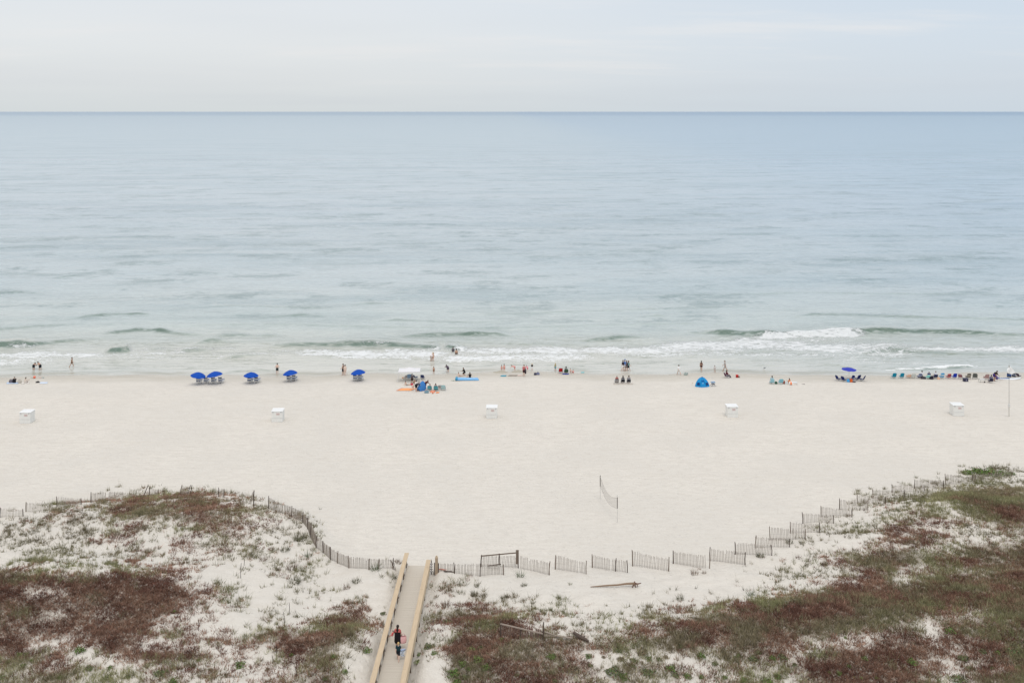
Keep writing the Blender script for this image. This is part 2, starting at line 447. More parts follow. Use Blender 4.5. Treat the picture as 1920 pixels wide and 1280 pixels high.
Z += np.clip((ay_-152)/14, 0.04, 1)*(fbm(ax_/2.2, ay_/1.1, 55, 3)-.5)*.22
dep = np.clip(-terrain(ax_, ay_)*3, 0, 1)
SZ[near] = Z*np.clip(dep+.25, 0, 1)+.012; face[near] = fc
foam = np.zeros_like(SX); f = np.zeros_like(nx_)
wob = (fbm(ax_/6, ay_/2.5, 83, 4)-.5)
for x0, y0, x1, y1, r, s in FOAM:
    t = np.clip((nx_-x0)/(x1-x0), 0, 1); d = np.abs(ny_-(y0+(y1-y0)*t)+wob*r*1.5)/r
    e = np.maximum(np.maximum(x0-nx_, nx_-x1), 0)/(r*5+12)
    f = np.maximum(f, s*np.clip(1.25-np.sqrt(d**2+e**2), 0, 1)/1.0)
foam[near] = np.clip(f, 0, 1.6)
edge = np.zeros_like(SX); rawd = SZ[near]-terrain(ax_, ay_); edge[near] = np.exp(-((rawd-.035)/.035)**2)
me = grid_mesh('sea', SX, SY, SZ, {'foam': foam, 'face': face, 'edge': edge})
m, nt, b = new_mat('sea_water'); L = nt.links.new
tc = N(nt, 'ShaderNodeTexCoord'); P = tc.outputs['Object']
sp = N(nt, 'ShaderNodeSeparateXYZ'); L(P, sp.inputs[0]); yy = sp.outputs['Y']; xx = sp.outputs['X']
def ramp(nt, v, stops):
    r = N(nt, 'ShaderNodeValToRGB'); nt.links.new(v, r.inputs[0]); e = r.color_ramp.elements
    while len(e) < len(stops): e.new(.5)
    for k, (p, c) in zip(e, stops): k.position = p; k.color = (*c, 1)
    return r.outputs[0]
ly = mth(nt, 'LOGARITHM', yy, 10.0)           # 2.18 shore, 2.6 = 400 m, 4 = 10 km
lt = mth(nt, 'DIVIDE', mth(nt, 'SUBTRACT', ly, 2.17), 2.0)
body = ramp(nt, lt, [(0, (.60, .575, .505)), (.022, (.58, .575, .51)), (.05, (.545, .585, .545)), (.10, (.50, .56, .565)), (.22, (.45, .515, .55)), (.5, (.39, .47, .51)), (.85, (.30, .39, .45)), (1, (.16, .26, .355))])
patch = noise(nt, P, 1.0, 4, .55, (.010, .035, 1))
body = mixc(nt, rng_(nt, patch, .35, .68, 0, .40), body, mixc(nt, .5, body, (.22, .36, .42)))
tl = N(nt, 'ShaderNodeMapping'); tl.inputs['Rotation'].default_value = (0, 0, R(-4)); L(P, tl.inputs[0]); PT = tl.outputs[0]
st1 = noise(nt, PT, 1.0, 5, .62, (.018, .16, 1)); st3 = noise(nt, PT, 1.0, 8, .76, (.006, .022, 1))
body = mixc(nt, rng_(nt, xx, 0, 260, 0, .75), body, mixc(nt, 1.0, body, (.80, .89, 1.0), 'MULTIPLY')); st2 = noise(nt, P, 1.0, 3, .5, (.006, .018, 1))
body = mixc(nt, mth(nt, 'MULTIPLY', rng_(nt, st1, .52, .72), mth(nt, 'MULTIPLY', rng_(nt, st2, .42, .62, .03, .35), mth(nt, 'MULTIPLY', rng_(nt, yy, 1500, 300), rng_(nt, yy, 168, 205)))), body, (.16, .25, .26))  # dark swell streaks: shading of the wave slopes put into the body colour
body = mixc(nt, mth(nt, 'MULTIPLY', rng_(nt, st3, .47, .66), mth(nt, 'MULTIPLY', rng_(nt, yy, 2200, 450, .06, .45), rng_(nt, yy, 170, 215))), body, (.20, .29, .325))  # broader swell streaks, slope shading again mixed into the water colour
chop_shade = noise(nt, PT, .07, 7, .80, (.62, 1, 1)); cmod = noise(nt, PT, 1.0, 4, .6, (.018, .075, 1))
body = mixc(nt, mth(nt, 'MULTIPLY', rng_(nt, chop_shade, .49, .60), mth(nt, 'MULTIPLY', rng_(nt, cmod, .40, .60, .16, .60), mth(nt, 'MULTIPLY', rng_(nt, yy, 1600, 260, .12, 1), rng_(nt, yy, 165, 200)))), body, (.14, .215, .21))  # short dark strokes: shaded sides of small waves painted into the water colour
rip = noise(nt, P, 1.0, 5, .6, (.10, .9, 1))
rz_ = mth(nt, 'MULTIPLY', rng_(nt, mth(nt, 'ABSOLUTE', mth(nt, 'SUBTRACT', rip, .5)), .035, .0), mth(nt, 'MULTIPLY', rng_(nt, noise(nt, P, 1.0, 3, .5, (.05, .22, 1)), .40, .55, .1, .95), rng_(nt, yy, 185, 168)))
body = mixc(nt, rz_, body, (.27, .29, .22))
body = mixc(nt, mth(nt, 'MULTIPLY', attr(nt, 'edge'), rng_(nt, noise(nt, P, 1.0, 4, .6, (.07, .2, 1)), .42, .6, .1, .85)), body, (.33, .305, .225))
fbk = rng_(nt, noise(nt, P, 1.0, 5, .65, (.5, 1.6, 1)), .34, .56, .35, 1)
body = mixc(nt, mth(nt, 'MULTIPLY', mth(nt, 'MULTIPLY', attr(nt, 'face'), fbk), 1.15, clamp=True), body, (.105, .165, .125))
fa = attr(nt, 'foam')
fn1 = noise(nt, P, 1.7, 6, .68, (.55, 1.2, 1)); fn2 = noise(nt, P, .5, 3, .5, (.5, 1.5, 1))
vf = N(nt, 'ShaderNodeTexVoronoi', feature='DISTANCE_TO_EDGE'); vf.inputs['Scale'].default_value = .75; 
wv = N(nt, 'ShaderNodeMapping'); wv.inputs['Scale'].default_value = (.6, 1.6, 1)
wm = N(nt, 'ShaderNodeVectorMath', operation='ADD'); nzv = N(nt, 'ShaderNodeTexNoise'); nzv.inputs['Scale'].default_value = .9; nzv.inputs['Detail'].default_value = 4; L(P, nzv.inputs['Vector'])
ws = N(nt, 'ShaderNodeVectorMath', operation='SCALE'); ws.inputs['Scale'].default_value = 2.2; L(nzv.outputs['Color'], ws.inputs[0])
L(P, wm.inputs[0]); L(ws.outputs[0], wm.inputs[1]); L(wm.outputs[0], wv.inputs[0]); L(wv.outputs[0], vf.inputs['Vector'])
web = rng_(nt, vf.outputs['Distance'], 0, .22, .30, -.12)
thr = mth(nt, 'ADD', mth(nt, 'ADD', mth(nt, 'MULTIPLY', mth(nt, 'SUBTRACT', fn1, .5), 1.5), mth(nt, 'MULTIPLY', mth(nt, 'SUBTRACT', fn2, .5), .5)), web)
fm = rng_(nt, mth(nt, 'ADD', mth(nt, 'MULTIPLY', fa, 1.05), mth(nt, 'MULTIPLY', thr, rng_(nt, fa, 0, .25))), .55, 1.08)
# thin lace of old foam in the shallows
lace = mth(nt, 'MULTIPLY', rng_(nt, noise(nt, P, 1.0, 6, .7, (.14, .8, 1)), .60, .70, 0, .4), mth(nt, 'MULTIPLY', rng_(nt, yy, 152, 157), rng_(nt, yy, 190, 168)))
fm = mth(nt, 'MAXIMUM', fm, lace)
col = mixc(nt, mth(nt, 'MULTIPLY', fm, .93), body, (.82, .83, .82))
L(col, b.inputs['Base Color'])
b.inputs['IOR'].default_value = 1.6
rg = mth(nt, 'ADD', rng_(nt, lt, 0, .5, .14, .3), mth(nt, 'MULTIPLY', fm, .5)); L(rg, b.inputs['Roughness'])
h1 = noise(nt, PT, .24, 7, .68, (.6, 1, 1)); h2 = noise(nt, P, 1.0, 4, .55, (.03, .13, 1)); h3 = noise(nt, P, 3.2, 4, .6)
hh = mth(nt, 'ADD', mth(nt, 'ADD', mth(nt, 'MULTIPLY', h1, .95), mth(nt, 'MULTIPLY', h2, 1.0)), mth(nt, 'ADD', mth(nt, 'MULTIPLY', h3, .05), mth(nt, 'MULTIPLY', mth(nt, 'MULTIPLY', fm, fn1), .5)))
bp = N(nt, 'ShaderNodeBump'); bp.inputs['Distance'].default_value = 1.0
L(mth(nt, 'MULTIPLY', rng_(nt, yy, 149, 175, .25, 1), rng_(nt, lt, .2, 1, .8, .35)), bp.inputs['Strength'])
L(hh, bp.inputs['Height']); L(bp.outputs[0], b.inputs['Normal'])
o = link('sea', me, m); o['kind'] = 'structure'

# ------------------------------------------------------------------ sky and light
w = bpy.data.worlds.new('World'); S.world = w; w.use_nodes = True; nt = w.node_tree; L = nt.links.new
bg = nt.nodes['Background']
SUN_EL, SUN_AZ = R(66), R(165)      # high sun behind thin cloud, on the land side
sky = N(nt, 'ShaderNodeTexSky', sky_type='NISHITA'); sky.sun_disc = False; sky.sun_elevation = SUN_EL; sky.sun_rotation = SUN_AZ
sky.dust_density = 3.0; sky.altitude = 40
tc = N(nt, 'ShaderNodeTexCoord'); D = tc.outputs['Generated']
sp = N(nt, 'ShaderNodeSeparateXYZ'); L(D, sp.inputs[0]); dz = sp.outputs['Z']; dx = sp.outputs['X']
ov = ramp(nt, dz, [(0, (.765, .81, .825)), (.03, (.82, .85, .865)), (.075, (.865, .89, .91)), (.14, (.83, .87, .92)), (.4, (1.0, 1.02, 1.06)), (1, (1.16, 1.16, 1.18))])
ov = mixc(nt, mth(nt, 'MULTIPLY', rng_(nt, dx, -.25, .5), mth(nt, 'MULTIPLY', rng_(nt, dz, .9, .3), rng_(nt, dz, .0, .22, .55, 1.0))), ov, mixc(nt, .25, ov, (.52, .68, .90)) if False else (.645, .76, .89))
dv = mth(nt, 'ADD', mth(nt, 'ABSOLUTE', dz), .06)
cx = N(nt, 'ShaderNodeCombineXYZ'); L(mth(nt, 'DIVIDE', dx, dv), cx.inputs[0]); L(mth(nt, 'DIVIDE', sp.outputs['Y'], dv), cx.inputs[1])
cn = noise(nt, cx.outputs[0], .55, 6, .58, (.8, 1.5, 1)); cn2 = noise(nt, cx.outputs[0], .16, 3, .5)
cl_ = mth(nt, 'MULTIPLY', rng_(nt, cn, .46, .70), rng_(nt, cn2, .36, .56))
ov = mixc(nt, mth(nt, 'MULTIPLY', mth(nt, 'MULTIPLY', cl_, rng_(nt, dz, .012, .06)), .55), ov, (.92, .91, .91))
ov = mixc(nt, rng_(nt, cn2, .55, .30, 0, .22), ov, (.66, .70, .76))
nk = N(nt, 'ShaderNodeVectorMath', operation='SCALE'); L(sky.outputs[0], nk.inputs[0]); nk.inputs['Scale'].default_value = .10
NMIX = .15
fin = mixc(nt, NMIX, ov, nk.outputs[0])
L(fin, bg.inputs[0]); bg.inputs[1].default_value = 1.0
sun = bpy.data.lights.new('sun', 'SUN'); sun.energy = 1.0; sun.angle = R(24); sun.color = (1, .965, .92)
so = bpy.data.objects.new('sun', sun); C.objects.link(so)
sd = Vector((math.sin(SUN_AZ)*math.cos(SUN_EL), math.cos(SUN_AZ)*math.cos(SUN_EL), math.sin(SUN_EL)))
so.rotation_euler = sd.to_track_quat('Z', 'Y').to_euler(); so.location = (0, 60, 80)
cam = bpy.data.cameras.new('camera'); co_ = bpy.data.objects.new('camera', cam); C.objects.link(co_)
co_.location = (0, 0, HC); co_.rotation_euler = (R(90), 0, 0)
cam.lens = 35; cam.sensor_width = 36; cam.shift_y = -431/1920; cam.clip_start = .5; cam.clip_end = 200000
S.camera = co_
S.view_settings.view_transform = 'Standard'; S.view_settings.look = 'None'; S.view_settings.exposure = 0; S.view_settings.gamma = 1
S.render.engine = 'CYCLES'
S.cycles.max_bounces = 6; S.cycles.diffuse_bounces = 3

# ------------------------------------------------------------------ dune plants (uncountable cover)
def plant_mat(name, rough=.8):
    m, nt, b = new_mat(name); a = attr(nt, 'tint', 'Color')
    nt.links.new(a, b.inputs['Base Color']); b.inputs['Roughness'].default_value = rough; b.inputs['Specular IOR Level'].default_value = .15
    return m
M_PLANT = plant_mat('dune_plants')
def blades(P, n, rad, hmin, hmax, lean, wid, tint, var, r, tallp=0.0):
    """n thin pointed leaves round each point of P (k,3); returns verts, faces, colours"""
    k = len(P); A = r.uniform(0, 2*np.pi, (k, n)); rr = rad[:, None]*np.sqrt(r.uniform(0, 1, (k, n)))
    bx = P[:, 0:1]+rr*np.cos(A); by = P[:, 1:2]+rr*np.sin(A); bz = np.repeat(P[:, 2:3], n, 1)-.03
    h = (hmin+(hmax-hmin)*r.uniform(0, 1, (k, n)))*(.75+.5*r.uniform(0, 1, (k, 1)))
    tall = r.uniform(0, 1, (k, n)) < tallp; h = np.where(tall, h*2.2, h)
    B = A+r.normal(0, .7, (k, n)); ln = h*lean*np.abs(r.normal(.6, .5, (k, n)))*np.where(tall, .3, 1)
    tx = bx+ln*np.cos(B); ty = by+ln*np.sin(B); tz = bz+h
    wa = r.uniform(0, 2*np.pi, (k, n)); ww = wid*(.6+.8*r.uniform(0, 1, (k, n)))*np.where(tall, .6, 1)
    V = np.stack([np.stack([bx-ww*np.cos(wa), by-ww*np.sin(wa), bz], -1), np.stack([bx+ww*np.cos(wa), by+ww*np.sin(wa), bz], -1), np.stack([tx, ty, tz], -1)], 2).reshape(-1, 3)
    f_ = np.arange(len(V)).reshape(-1, 3)
    c = tint[:, None, :]*(1+r.normal(0, var, (k, n, 1)))
    c = np.repeat(np.clip(c, .01, .6)[:, :, None, :], 3, 2).reshape(-1, 3); c = np.concatenate([c, np.ones((len(c), 1))], 1)
    return V, f_, c
def rank(a): return np.argsort(np.argsort(a))/len(a)
NC = 430000
cx_ = rng.uniform(-62, 62, NC); cy_ = rng.uniform(63.5, 112, NC); cz_ = terrain(cx_, cy_)
ux, uy = proj(cx_, cy_, cz_)
ok = (ux > -90) & (ux < 2010) & (uy < 1320) & (np.abs(cx_-deck_x(cy_)) > 1.25) & (uy > 872)
cx_, cy_, cz_, ux, uy = [a[ok] for a in (cx_, cy_, cz_, ux, uy)]
jx = ux+(fbm(cx_/1.5, cy_/1.5, 91, 3)-.5)*46; jy = uy+(fbm(cx_/1.5, cy_/1.5, 95, 3)-.5)*26
cv = lookup(COV, jx, jy)/9; rd = lookup(RED, jx, jy)/9
cv = np.where(cv < .06, 0, cv)
nz = rank(.32*fbm(cx_/1.3, cy_/1.0, 101, 3)+.40*fbm(cx_/.24, cy_/.22, 107, 2)+.34*rng.uniform(0, 1, len(cx_)))
keep = nz < cover_p(cv)*1.02
cx_, cy_, cz_, cv, rd = [a[keep] for a in (cx_, cy_, cz_, cv, rd)]
rk = rank(.6*fbm(cx_/2.4, cy_/1.6, 113, 3)+.25*rng.uniform(0, 1, len(cx_)))
isred = rk < np.clip((rd-.12)*1.28, 0, .97)
Pp = np.stack([cx_, cy_, cz_], 1)
sh_ = np.clip((fbm(cx_/1.5, cy_/1.3, 119, 3)[:, None]-.5)*2.2+.5, 0, 1)
tr = np.array([.195, .098, .072])*(1-sh_)+np.array([.345, .21, .145])*sh_
tr = tr*np.interp(cv, [.4, .9], [1.0, .84])[:, None]*(1+.22*rng.normal(0, 1, (len(tr), 1)))
mixg = np.clip(fbm(cx_/4, cy_/3, 127, 3)*2-.5, 0, 1)[:, None]
tg = np.array([.285, .24, .15])*(1-mixg)+np.array([.31, .305, .155])*mixg
tg = tg*np.interp(cv, [.5, .95], [1.0, .84])[:, None]*(1+.2*rng.normal(0, 1, (len(tg), 1)))
r1 = isred; r0 = ~isred
V, f_, c = blades(Pp[r1], 11, np.full(r1.sum(), .17), .08, .28, 1.1, .021, np.clip(tr[r1], .02, 1), .25, rng)
o = link('dune_scrub', raw_mesh('dune_scrub', V, f_, {'tint': c}, False), M_PLANT); o['kind'] = 'stuff'
tag(o, 'low reddish brown scrub matting the dunes in front of the beach', 'scrub')
dark = np.where(cv[r0] < .45, .70, 1.0)[:, None]
V, f_, c = blades(Pp[r0], 9, np.full(r0.sum(), .11), .12, .42, .9, .016, np.clip(tg[r0]*dark, .02, 1), .22, rng, .035)
o = link('dune_grass', raw_mesh('dune_grass', V, f_, {'tint': c}, False), M_PLANT); o['kind'] = 'stuff'
tag(o, 'thin olive grass scattered over the pale dunes', 'grass')
print('clumps', r1.sum(), r0.sum())

# ------------------------------------------------------------------ single bushes and tufts
def bush_mesh(seed, col, flat=1.0):
    r = np.random.default_rng(seed); n = 420
    d = r.normal(0, 1, (n, 3)); d /= np.linalg.norm(d, axis=1)[:, None]; d[:, 2] = np.abs(d[:, 2])
    lump = .5+.85*vnoise(d[:, 0]*2.6+seed, d[:, 1]*2.6+d[:, 2]*2, seed)
    rad = (r.uniform(.35, 1, n)**.5)*lump
    c = d*rad[:, None]; c[:, 2] *= .85*flat
    nrm = d+r.normal(0, .6, (n, 3)); nrm /= np.linalg.norm(nrm, axis=1)[:, None]
    u = np.cross(nrm, r.normal(0, 1, (n, 3))); u /= np.linalg.norm(u, axis=1)[:, None]; v = np.cross(nrm, u)
    s = r.uniform(.06, .14, (n, 1))
    V = np.stack([c-u*s, c-v*s*.6, c+u*s, c+v*s*.6], 1).reshape(-1, 3)
    t = np.array(col)*(1+r.normal(0, .42, (n, 1))); br = r.uniform(0, 1, (n, 1)) < .16; t = np.where(br, np.array([[.24, .15, .10]]), t); t = np.clip(t, .01, .5)
    t = np.concatenate([np.repeat(t, 4, 0), np.ones((4*n, 1))], 1)
    return raw_mesh('foliage', V, np.arange(4*n).reshape(-1, 4), {'tint': t}, False)
M_STEM = paint('stem', (.10, .07, .05), .9, .2, 20)
def stem_mesh(seed):
    r = random.Random(seed); mb = MB()
    for k in range(7):
        a = r.uniform(0, 6.28); mb.path([(0, 0, -.12), (.2*math.cos(a), .2*math.sin(a), .25), (.5*math.cos(a), .5*math.sin(a), .45)], [.035, .025, .01], 5)
    return mb.mesh('stem')
GREEN = [(.13, .205, .055), (.135, .17, .075), (.16, .235, .065), (.21, .175, .11)]
PROTO = []
for k in range(8): PROTO.append((bush_mesh(300+k, GREEN[k % 4], .75 if k % 2 else 1.0), stem_mesh(k)))
def ordinal(i, n):
    names = ['first', 'second', 'third', 'fourth', 'fifth', 'sixth', 'seventh', 'eighth', 'ninth', 'tenth', 'eleventh', 'twelfth', 'thirteenth', 'fourteenth']
    if i == 0: return 'leftmost'
    if i == n-1: return 'rightmost'
    return names[i]+' from left'
def bushes(name, where, group, pts, kinds, adj):
    pts = sorted(pts); n = len(pts)
    for i, (x, y, r) in enumerate(pts):
        p = hit(x, y+r*.45); q = mpp(p); fo, stm = PROTO[kinds[i % len(kinds)]]
        t = thing(name, f'{adj} green bush {where}, {ordinal(i, n)}', 'bush', p, rng.uniform(0, 6), group)
        s = r*q*1.12; t.scale = (s, s, s*.9)
        link('foliage', fo, M_PLANT, t); link('stem', stm, M_STEM, t)
def Lp(l): return [(a/3, 880+b_/3, r/3) for a, b_, r in l]
def Mp(l): return [(640+a/3, 880+b_/3, r/3) for a, b_, r in l]
def Rp(l): return [(1280+a/3, 880+b_/3, r/3) for a, b_, r in l]
G = 'green bushes in the dune scrub'
bushes('bush', 'among the red scrub at far left', G, Lp([(15, 1165, 18), (45, 1080, 15), (110, 1040, 20), (150, 1035, 14), (178, 1070, 12), (130, 1100, 18), (335, 1165, 15)]), [0, 4, 2], 'small')
bushes('bush', 'on the bare sand patches of left dune', G, Lp([(450, 1010, 30), (500, 1110, 26), (620, 1108, 18), (600, 1165, 22), (720, 1158, 18), (978, 795, 15), (915, 765, 12)]), [0, 1, 5], 'rounded')
bushes('bush', 'along the bottom of the left dune', G, Lp([(905, 1135, 36), (975, 1187, 28), (1040, 1070, 14), (1115, 1070, 12), (1185, 1120, 14), (1350, 1092, 30), (1505, 1120, 14), (1640, 1040, 14), (1880, 1050, 22), (1830, 1170, 20)]), [1, 0, 3, 6], 'dense')
bushes('bush', 'close beside the boardwalk', G, Mp([(145, 1010, 26), (235, 805, 16), (490, 985, 30), (520, 1028, 18), (440, 1035, 18), (430, 1078, 20), (20, 1130, 20)]), [2, 4, 1], 'bright')
bushes('bush', 'right of the boardwalk mounds', G, Mp([(680, 1090, 26), (715, 1120, 18), (765, 1065, 30), (815, 1105, 26), (635, 1140, 36), (695, 1160, 24), (785, 1005, 25), (730, 1005, 25), (650, 1185, 26)]), [4, 0, 2, 5], 'leafy')
bushes('bush', 'under the broken fence', G, Mp([(880, 1180, 20), (1030, 1180, 22), (985, 1150, 15), (1185, 1045, 28), (1200, 1180, 22), (600, 850, 26), (900, 950, 18), (1390, 1045, 20), (1400, 1095, 16), (1310, 1115, 32), (1475, 1050, 12)]), [1, 3, 0], 'dark')
bushes('bush', 'on white sand at lower middle', G, Mp([(1530, 1120, 45), (1570, 1060, 20), (1560, 1012, 22), (1650, 1070, 22), (1690, 1015, 32), (1730, 1130, 40), (1730, 1060, 20), (1785, 1062, 16), (1825, 1050, 16), (1850, 1110, 30), (1905, 990, 18), (1640, 1100, 20), (1590, 1160, 30), (1880, 1150, 26)]), [1, 5, 3, 0], 'olive')
bushes('bush', 'below the olive grass band at right', G, Rp([(105, 1040, 26), (180, 1085, 20), (235, 1030, 14), (310, 1045, 18), (395, 1055, 28), (425, 1025, 20), (505, 1055, 22), (565, 1048, 26), (630, 1092, 14)]), [0, 1, 5], 'clumpy')
bushes('bush', 'along the bottom edge right of centre', G, Rp([(25, 1155, 24), (105, 1165, 16), (235, 1165, 18), (345, 1180, 24), (480, 1190, 30), (535, 1160, 22)]), [4, 2, 0], 'pale')
bushes('bush', 'within the red scrub at lower right', G, Rp([(1020, 1058, 20), (933, 1100, 16), (825, 1138, 12), (880, 1143, 18), (965, 1168, 10), (1005, 1172, 14), (1090, 1170, 12), (915, 943, 11), (1290, 1075, 30), (1440, 1190, 14)]), [0, 2, 4], 'little')
bushes('bush', 'near the lower right corner', G, Rp([(1500, 900, 30), (1850, 918, 19), (1575, 1050, 30), (1690, 1018, 20), (1768, 1022, 18), (1850, 1015, 38), (1555, 1165, 40), (1615, 1110, 16), (1740, 1110, 18), (1890, 1110, 16)]), [0, 5, 1], 'round')
bushes('bush', 'in the red grass slope at right', G, Rp([(1020, 740, 13), (1235, 738, 14)]), [2, 4], 'light')
bushes('beach_shrub', 'behind the last fence panel at upper right', 'green shrubs at the far fence', [(1815, 884, 9), (1834, 881, 12), (1856, 883, 13), (1880, 885, 10), (1896, 886, 7)], [2, 0, 4], 'spreading')

def tuft_mesh(seed, col, n=90):
    r = np.random.default_rng(seed)
    V, f_, c = blades(np.zeros((1, 3)), n, np.array([.5]), .25, .9, .9, .026, np.array([col]), .3, r)
    return raw_mesh('grass_tuft', V, f_, {'tint': c}, False)
TU = [tuft_mesh(1, (.16, .155, .10)), tuft_mesh(2, (.13, .165, .09), 60), tuft_mesh(3, (.20, .145, .11), 60), tuft_mesh(4, (.18, .18, .11), 40)]
def tufts(where, pts, adj):
    pts = sorted(pts); n = len(pts)
    for i, (x, y, r, k) in enumerate(pts):
        p = hit(x, y); s = r*mpp(p)*1.5
        o = link('grass_tuft', TU[k], M_PLANT, None, False, p, rng.uniform(0, 6)); o.scale = (s, s, s*1.0)
        tag(o, f'{adj} grass tuft {where}' + (f', {ordinal(i, n)}' if n > 1 else ''), 'grass tuft', 'separate grass tufts on open sand')
tufts('on sand below the slat fences right of the boardwalk', [(975, 1080, 9, 1), (982, 1098, 7, 0), (870, 1096, 10, 3), (893, 1099, 6, 0), (890, 1114, 8, 0), (862, 1111, 7, 3), (945, 1122, 8, 0), (837, 1136, 10, 2), (1069, 1096, 5, 3)], 'dark')
tufts('at the foot of the curving left fence', [(703, 1068, 11, 1), (562, 1012, 13, 0), (547, 1066, 13, 2), (578, 1042, 9, 1), (553, 1092, 14, 0), (535, 1032, 10, 0), (493, 1050, 9, 2)], 'wispy')
tufts('against the left rail of the boardwalk', [(747, 1056, 7, 2), (737, 1084, 8, 0), (668, 1091, 10, 0), (650, 1103, 9, 2)], 'brownish')
tufts('standing alone on the white dune slope at right', [(1425, 1043, 10, 0), (1409, 1116, 9, 1), (1302, 1076, 9, 2), (1320, 1074, 5, 2), (1480, 1018, 9, 0), (1275, 1124, 9, 0), (1545, 1060, 7, 0), (1497, 1046, 7, 2)], 'small')
tufts('lodged between rail and fence behind boardwalk end', [(744, 1052, 5, 2)], 'reddish')
# ------------------------------------------------------------------ boardwalk
WOODY = paint('yellow_timber', sr(196, 175, 146), .8, .26, 1.6, .4, stretch=(9, .55, 6))
WOODO = paint('outer_timber', sr(198, 180, 152), .75, .15, 3, .3, stretch=(6, .6, 6))
DECKM = paint('deck_boards', sr(197, 188, 174), .85, .10, 2.2, .3, stretch=(.5, 6.9, 2))
GREYW = paint('grey_timber', sr(120, 106, 94), .85, .25, 6, .4, stretch=(3, 3, .6))
DARKW = paint('dark_timber', sr(88, 76, 68), .9, .25, 6, .4, stretch=(3, 3, .6))
def dz_(Y): return 1.78+(83.6-Y)*.028
bw = thing('boardwalk', 'long beige boardwalk with pale yellow timber handrails running down to the beach', 'boardwalk', (0, 0, 0))
mb = MB(); Y = 46.0
while Y < 83.9:
    c = float(deck_x(Y)); j = random.uniform(-.012, .012)
    mb.box((c+j, Y, dz_(Y)-.02+random.uniform(-.002, .002)), (1.82, .138, .04)); Y += .150
mb.build('deck', DECKM, bw)
mb = MB()
for s in (-1.0, 0, 1.0): mb.bar((deck_x(46)+s*.8, 46, dz_(46)-.15), (deck_x(83.7)+s*.8, 83.7, dz_(83.7)-.15), .07, .2)
mb.build('joist', GREYW, bw)
for side, Xo, yend in ((-1, -.98, 84.0), (1, .98, 82.6)):
    rail = MB()
    # cap boards in lengths with small gaps, fascia beam below and two lower rails
    Y = 46.0
    while Y < yend-.2:
        Y2 = min(Y+3.9, yend)
        rail.bar((deck_x(Y)+Xo, Y, dz_(Y)+1.02), (deck_x(Y2)+Xo, Y2-.015, dz_(Y2)+1.02+random.uniform(-.006, .006)), .36, .045)
        Y = Y2
    r_ = rail.build('handrail', WOODY, bw)
    a, b_ = 46.0, yend
    fb = MB()
    fb.bar((deck_x(a)+Xo-.02*side, a, dz_(a)+.90), (deck_x(b_)+Xo-.02*side, b_, dz_(b_)+.90), .05, .18)
    fb.bar((deck_x(a)+Xo+.10*side, a, dz_(a)+.52), (deck_x(b_)+Xo+.10*side, b_, dz_(b_)+.52), .045, .14)
    fb.bar((deck_x(a)+Xo+.10*side, a, dz_(a)+.2), (deck_x(b_)+Xo+.10*side, b_, dz_(b_)+.2), .045, .14)
    fb.build('side_rail', WOODO, bw)
    Y = yend-.12
    while Y > 46:
        p = MB().box((deck_x(Y)+Xo+.03*side, Y, dz_(Y)-.15), (.09, .09, 2.25))
        p.build('post', GREYW, bw)
        MB().box((deck_x(Y)+Xo-.055*side, Y, dz_(Y)+.10), (.04, .06, .16)).build('post_bracket', GREYW, bw)
        Y -= 2.02
# pointed timber post and small sign post at the end of the right rail
p = hit(818.5, 1075); t = thing('timber_post', 'weathered tan post with pointed top beside right boardwalk rail', 'post', p)
MB().box((0, 0, .62), (.24, .12, 1.36)).build('shaft', paint('tan_post', sr(176, 156, 134), .85, .2, 8, .3), t)
mb = MB(); mb.box((0, 0, 1.40), (.26, .12, .2), None, .35); mb.build('pointed_top', paint('tan_post2', sr(196, 176, 150), .85, .2, 8, .3), t)
MB().box((-.17, -.05, .42), (.07, .09, 1.0)).build('side_stake', DARKW, t)
MB().box((.16, -.06, .42), (.06, .08, .95)).build('side_stake', DARKW, t)
p = hit(808.8, 1077); t = thing('sign_post', 'thin dark post carrying small white plates at boardwalk end', 'sign', p)
MB().box((0, 0, .55), (.07, .07, 1.2)).box((0, 0, 1.2), (.07, .07, .16), None, .1).build('post', DARKW, t)
for k in range(4):
    pl = MB().box((0, -.06, .9-.2*k), (.26, .02, .13)).build('plate', plastic(228, 226, 226), t)
    MB().box((0, -.073, .88-.2*k), (.2, .006, .03)).build('dark_line', plastic(60, 56, 60), pl)
p = hit(826, 1069); o = MB().path([(-.22, 0, .05), (0, .03, .09), (.25, 0, .05), (.5, .03, .03)], [.02, .05, .045, .02], 7).build('float_scrap', plastic(214, 120, 98), None, True, p)
tag(o, 'orange plastic scrap lying behind the fence by the boardwalk', 'debris')
p = hit(842, 1072); o = MB().bar((-.45, .05, .06), (.5, -.1, .03), .09, .05).bar((-.3, -.02, .02), (.2, .1, .04), .06, .04).build('plank', DARKW, None, False, p)
tag(o, 'dark plank half buried behind the first fence right of boardwalk', 'plank')

